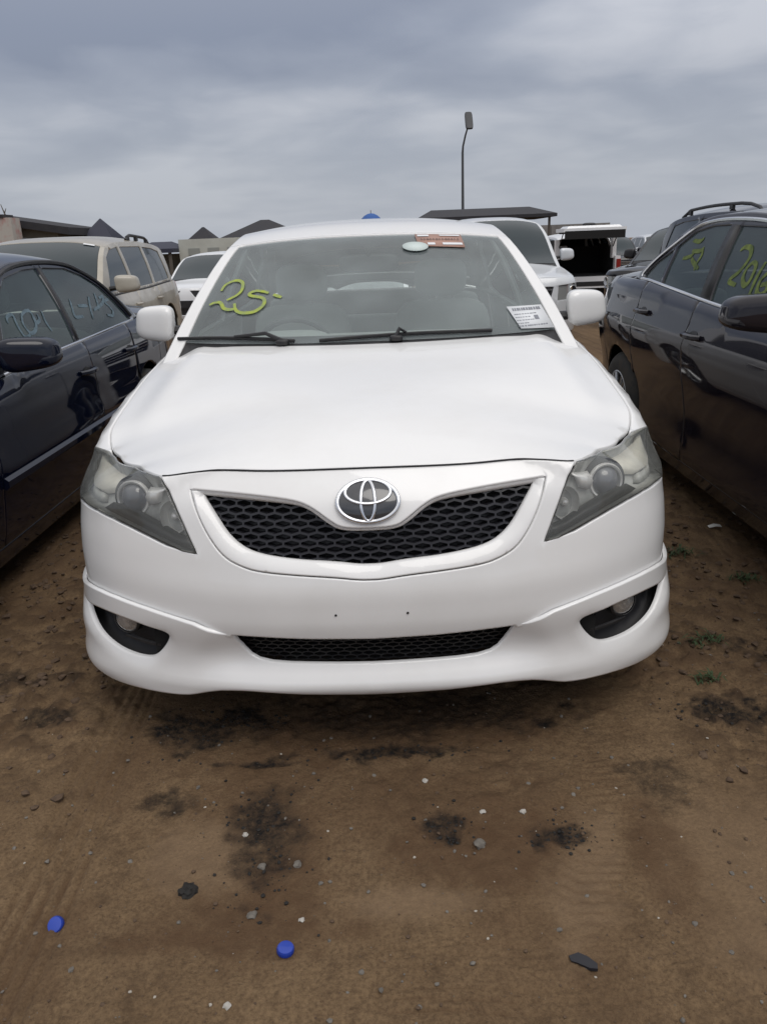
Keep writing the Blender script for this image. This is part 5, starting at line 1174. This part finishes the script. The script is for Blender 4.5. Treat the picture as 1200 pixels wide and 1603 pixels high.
# ------------------------------------------------------------------ litter, pebbles, tufts
def lump(r, seed, flat=.6, n=1, pts=False):
    bm = bmesh.new(); bmesh.ops.create_icosphere(bm, subdivisions=n, radius=1); rr = np.random.default_rng(seed)
    for v in bm.verts:
        k = 1+rr.uniform(-.28, .28); v.co = Vector((v.co.x*k*r*rr.uniform(.9, 1.1), v.co.y*k*r, v.co.z*k*r*flat))
    V = [tuple(v.co) for v in bm.verts]; Fc = [tuple(v.index for v in f.verts) for f in bm.faces]; bm.free(); return np.array(V), Fc
STONE = mat('pebble_grey', (.16, .145, .125), .85, noise=(60, (.09, .08, .07), .4, .7)); STONE_L = mat('pebble_pale', (.34, .31, .265), .85); CLOD = mat('soil_clod', (.105, .068, .042), .95, noise=(50, (.06, .038, .024), .4, .7)); DARKC = mat('dark_clod', (.010, .009, .008), .8, noise=(50, (.026, .022, .019), .45, .75))
def stuff_field(nm, n, mt, fn, seed, rmin, rmax, sub=1):
    rr = np.random.default_rng(seed); shapes = [lump(1, seed*10+k, .62, sub) for k in range(8)]; g = Geo(); c = 0
    while c < n:
        x, y = fn(rr)
        if x is None: continue
        r = rmin+(rmax-rmin)*rr.random()**3; V, Fc = shapes[c % 8]; a = rr.random()*6.28; ca, sa = math.cos(a), math.sin(a)
        P = V@np.array([[ca, sa, 0], [-sa, ca, 0], [0, 0, 1]])*r; g.add(P+np.array([x, y, gh(x, y)+r*.2]), Fc); c += 1
    o = g.build(nm, mt, None, smooth=True, sharp=50); o['kind'] = 'stuff'; return o
def anywhere(rr):
    y = -.95+rr.random()**1.6*4; x = rr.uniform(-1, 1)*(1.0+.55*(y+1)); return x, y
def sides(rr):
    y = rr.uniform(-.1, 2.6); x = rr.choice([-1, 1])*rr.uniform(.85, 1.9)
    if y < .4 and rr.random() < .6: return None, None
    return x, y
def oily(rr):
    cx, cy, rx, ry = [(-.285, -.165, .12, .13), (-.265, -.34, .10, .13), (-.57, .24, .16, .12), (.03, .085, .28, .05), (-.42, .27, .10, .08), (1.03, .24, .16, .08), (.44, -.275, .07, .05), (.165, -.225, .06, .06)][rr.integers(8)]
    return cx+rr.normal()*rx*.6, cy+rr.normal()*ry*.6
stuff_field('gravel', 1500, STONE, anywhere, 3, .0012, .007)
stuff_field('pale_grit', 300, STONE_L, anywhere, 4, .0010, .0042)
stuff_field('soil_crumbs', 2600, CLOD, sides, 5, .003, .018)
stuff_field('soil_crumbs', 1500, CLOD, anywhere, 8, .0015, .006)
stuff_field('dark_crumbs', 700, DARKC, oily, 6, .0012, .006)
def one(nm, label, cat, x, y, r, mt, flat, seed, group=None, sub=2):
    V, Fc = lump(r, seed, flat, sub); o = mesh_obj(nm, V, Fc, mt, None, True, 40); o.location = (x, y, gh(x, y)+r*flat*.35); o.rotation_euler = (0, 0, seed); tag(o, label, cat, group)
WHITEP = mat('pale_chip', (.42, .40, .365), .8, noise=(90, (.28, .26, .23), .4, .7))
for x, y, r, lb in ((-.288, -.689, .0085, 'whitish chip of rubble nearest the camera, left of the middle'), (.259, -.179, .0090, 'pale pinkish pebble right of the middle, left of its twin'), (.358, -.188, .0085, 'pale angular pebble right of the middle, right of its twin'), (.122, -.045, .0085, 'pale pebble lying just below the dark streak under the bumper'), (-.331, -.217, .0080, 'pale pebble on the dark oily patch'), (-.165, -.490, .0075, 'small buff pebble just above the round blue cap')):
    one('pebble', lb, 'pebble', x, y, r*.88, WHITEP, .55, int(abs(x)*1000), 'pale pebbles on the bare soil')
for x, y, r, lb in ((-.273, -.473, .011, 'grey stone below the dark oily patch'), (.237, -.299, .014, 'grey blue stone right of the middle below two pale pebbles'), (-.273, -.329, .010, 'grey stone in the lower part of the dark oily patch'), (-.191, -.328, .010, 'grey stone at the right edge of the dark oily patch')):
    one('stone', lb, 'stone', x, y, r, STONE, .6, int(abs(y)*1000), 'grey stones on the soil')
one('clod', 'black lump of oily soil left of the middle on the bare ground', 'clod', -.432, -.393, .020, DARKC, .6, 17, sub=3)
PAPER = mat('paper_scrap', (.62, .62, .60), .8)
g = Geo(); V = [(-.03, -.012, .004), (.0, -.016, .012), (.032, -.006, .004), (.028, .012, .010), (-.004, .010, .016), (-.03, .012, .006)]; V2 = [(x, y, z-.002) for x, y, z in V]; g.add(V+V2, [(0, 1, 4, 5), (1, 2, 3, 4), (11, 10, 7, 6), (10, 9, 8, 7), (0, 6, 7, 1), (1, 7, 8, 2), (2, 8, 9, 3), (3, 9, 10, 4), (4, 10, 11, 5), (5, 11, 6, 0)]); o = g.build('paper_scrap', PAPER, None); o.location = (1.609, 1.749, gh(1.609, 1.749)+.004); tag(o, 'crumpled scrap of white paper beside the plum grey sedan', 'litter')
BLUEP = mat('blue_plastic', (.012, .045, .34), .35, coat=.3)
def cap(x, y, rx, ry, rz, lb):
    g = Geo(); n = 28; r = .0168
    prof = [(r*.86, .000), (r, .0015), (r, .010), (r*.93, .0125), (r*.6, .0135), (0, .0137)]
    g.lathe(prof, (0, 0, 0), (0, 0, 1), n)
    for k in range(28): a = 2*math.pi*k/28; g.box((r*1.005*math.cos(a), r*1.005*math.sin(a), .0055), (.0016, .0016, .008), a)
    o = g.build('bottle_cap', BLUEP, None, sharp=35); o.location = (x, y, gh(x, y)+.002); o.rotation_euler = (rx, ry, rz); tag(o, lb, 'bottle cap', 'blue bottle caps dropped on the soil')
cap(-.701, -.466, R(34), R(-22), .3, 'blue plastic cap tipped on its edge near the left border'); cap(-.191, -.568, R(4), R(3), .8, 'blue plastic cap lying flat, round from above, left of the middle')
g = Geo(); o2 = [(-.024, .014), (-.004, .020), (.012, .006), (.026, -.010), (.024, -.022), (.010, -.020), (-.012, -.002), (-.022, .002)]; g.add([(x, y, .006+.003*math.sin(x*90)) for x, y in o2]+[(x, y, .001) for x, y in o2], [tuple(range(8))[::-1], tuple(range(8, 16))]+[(i, (i+1) % 8, 8+(i+1) % 8, 8+i) for i in range(8)]); o = g.build('plastic_shard', mat('shard_black', (.015, .015, .02), .5), None); o.location = (.402, -.618, gh(.402, -.618)+.002); tag(o, 'black broken plastic piece on the soil at the lower right', 'litter')
GRASS = mat('weed_leaf', (.030, .055, .016), .7)
for x, y, lb, n, s in ((1.33, 1.45, 'green weed tuft just right of the white bumper corner', 60, .16), (1.49, 1.14, 'green weed tuft nearest the right border', 46, .12), (1.136, .637, 'dark weed tuft on the soil below the right bumper corner', 40, .13), (1.06, .40, 'sparse weed tuft in the dark churned soil, lowest of the weeds', 24, .10)):
    rr = np.random.default_rng(int(x*100)); g = Geo()
    for k in range(n):
        px_, py_ = rr.normal()*s*.22, rr.normal()*s*.10; a = rr.random()*6.28; L = rr.uniform(.018, .050); d = np.array([math.cos(a), math.sin(a), 0]); w = np.array([-d[1], d[0], 0])*rr.uniform(.002, .004); b = np.array([px_, py_, gh(x+px_, y+py_)-gh(x, y)])
        m_ = b+d*L*.6+np.array([0, 0, L*.5]); t_ = b+d*L*1.2+np.array([0, 0, L*.35]); g.add([b-w*.6, b+w*.6, m_+w, m_-w, t_], [(0, 1, 2, 3), (3, 2, 4)])
    o = mesh_obj('weed_tuft', g.v, g.f, GRASS, None, False); o.location = (x, y, gh(x, y)); tag(o, lb, 'weed', 'weed tufts on the soil')
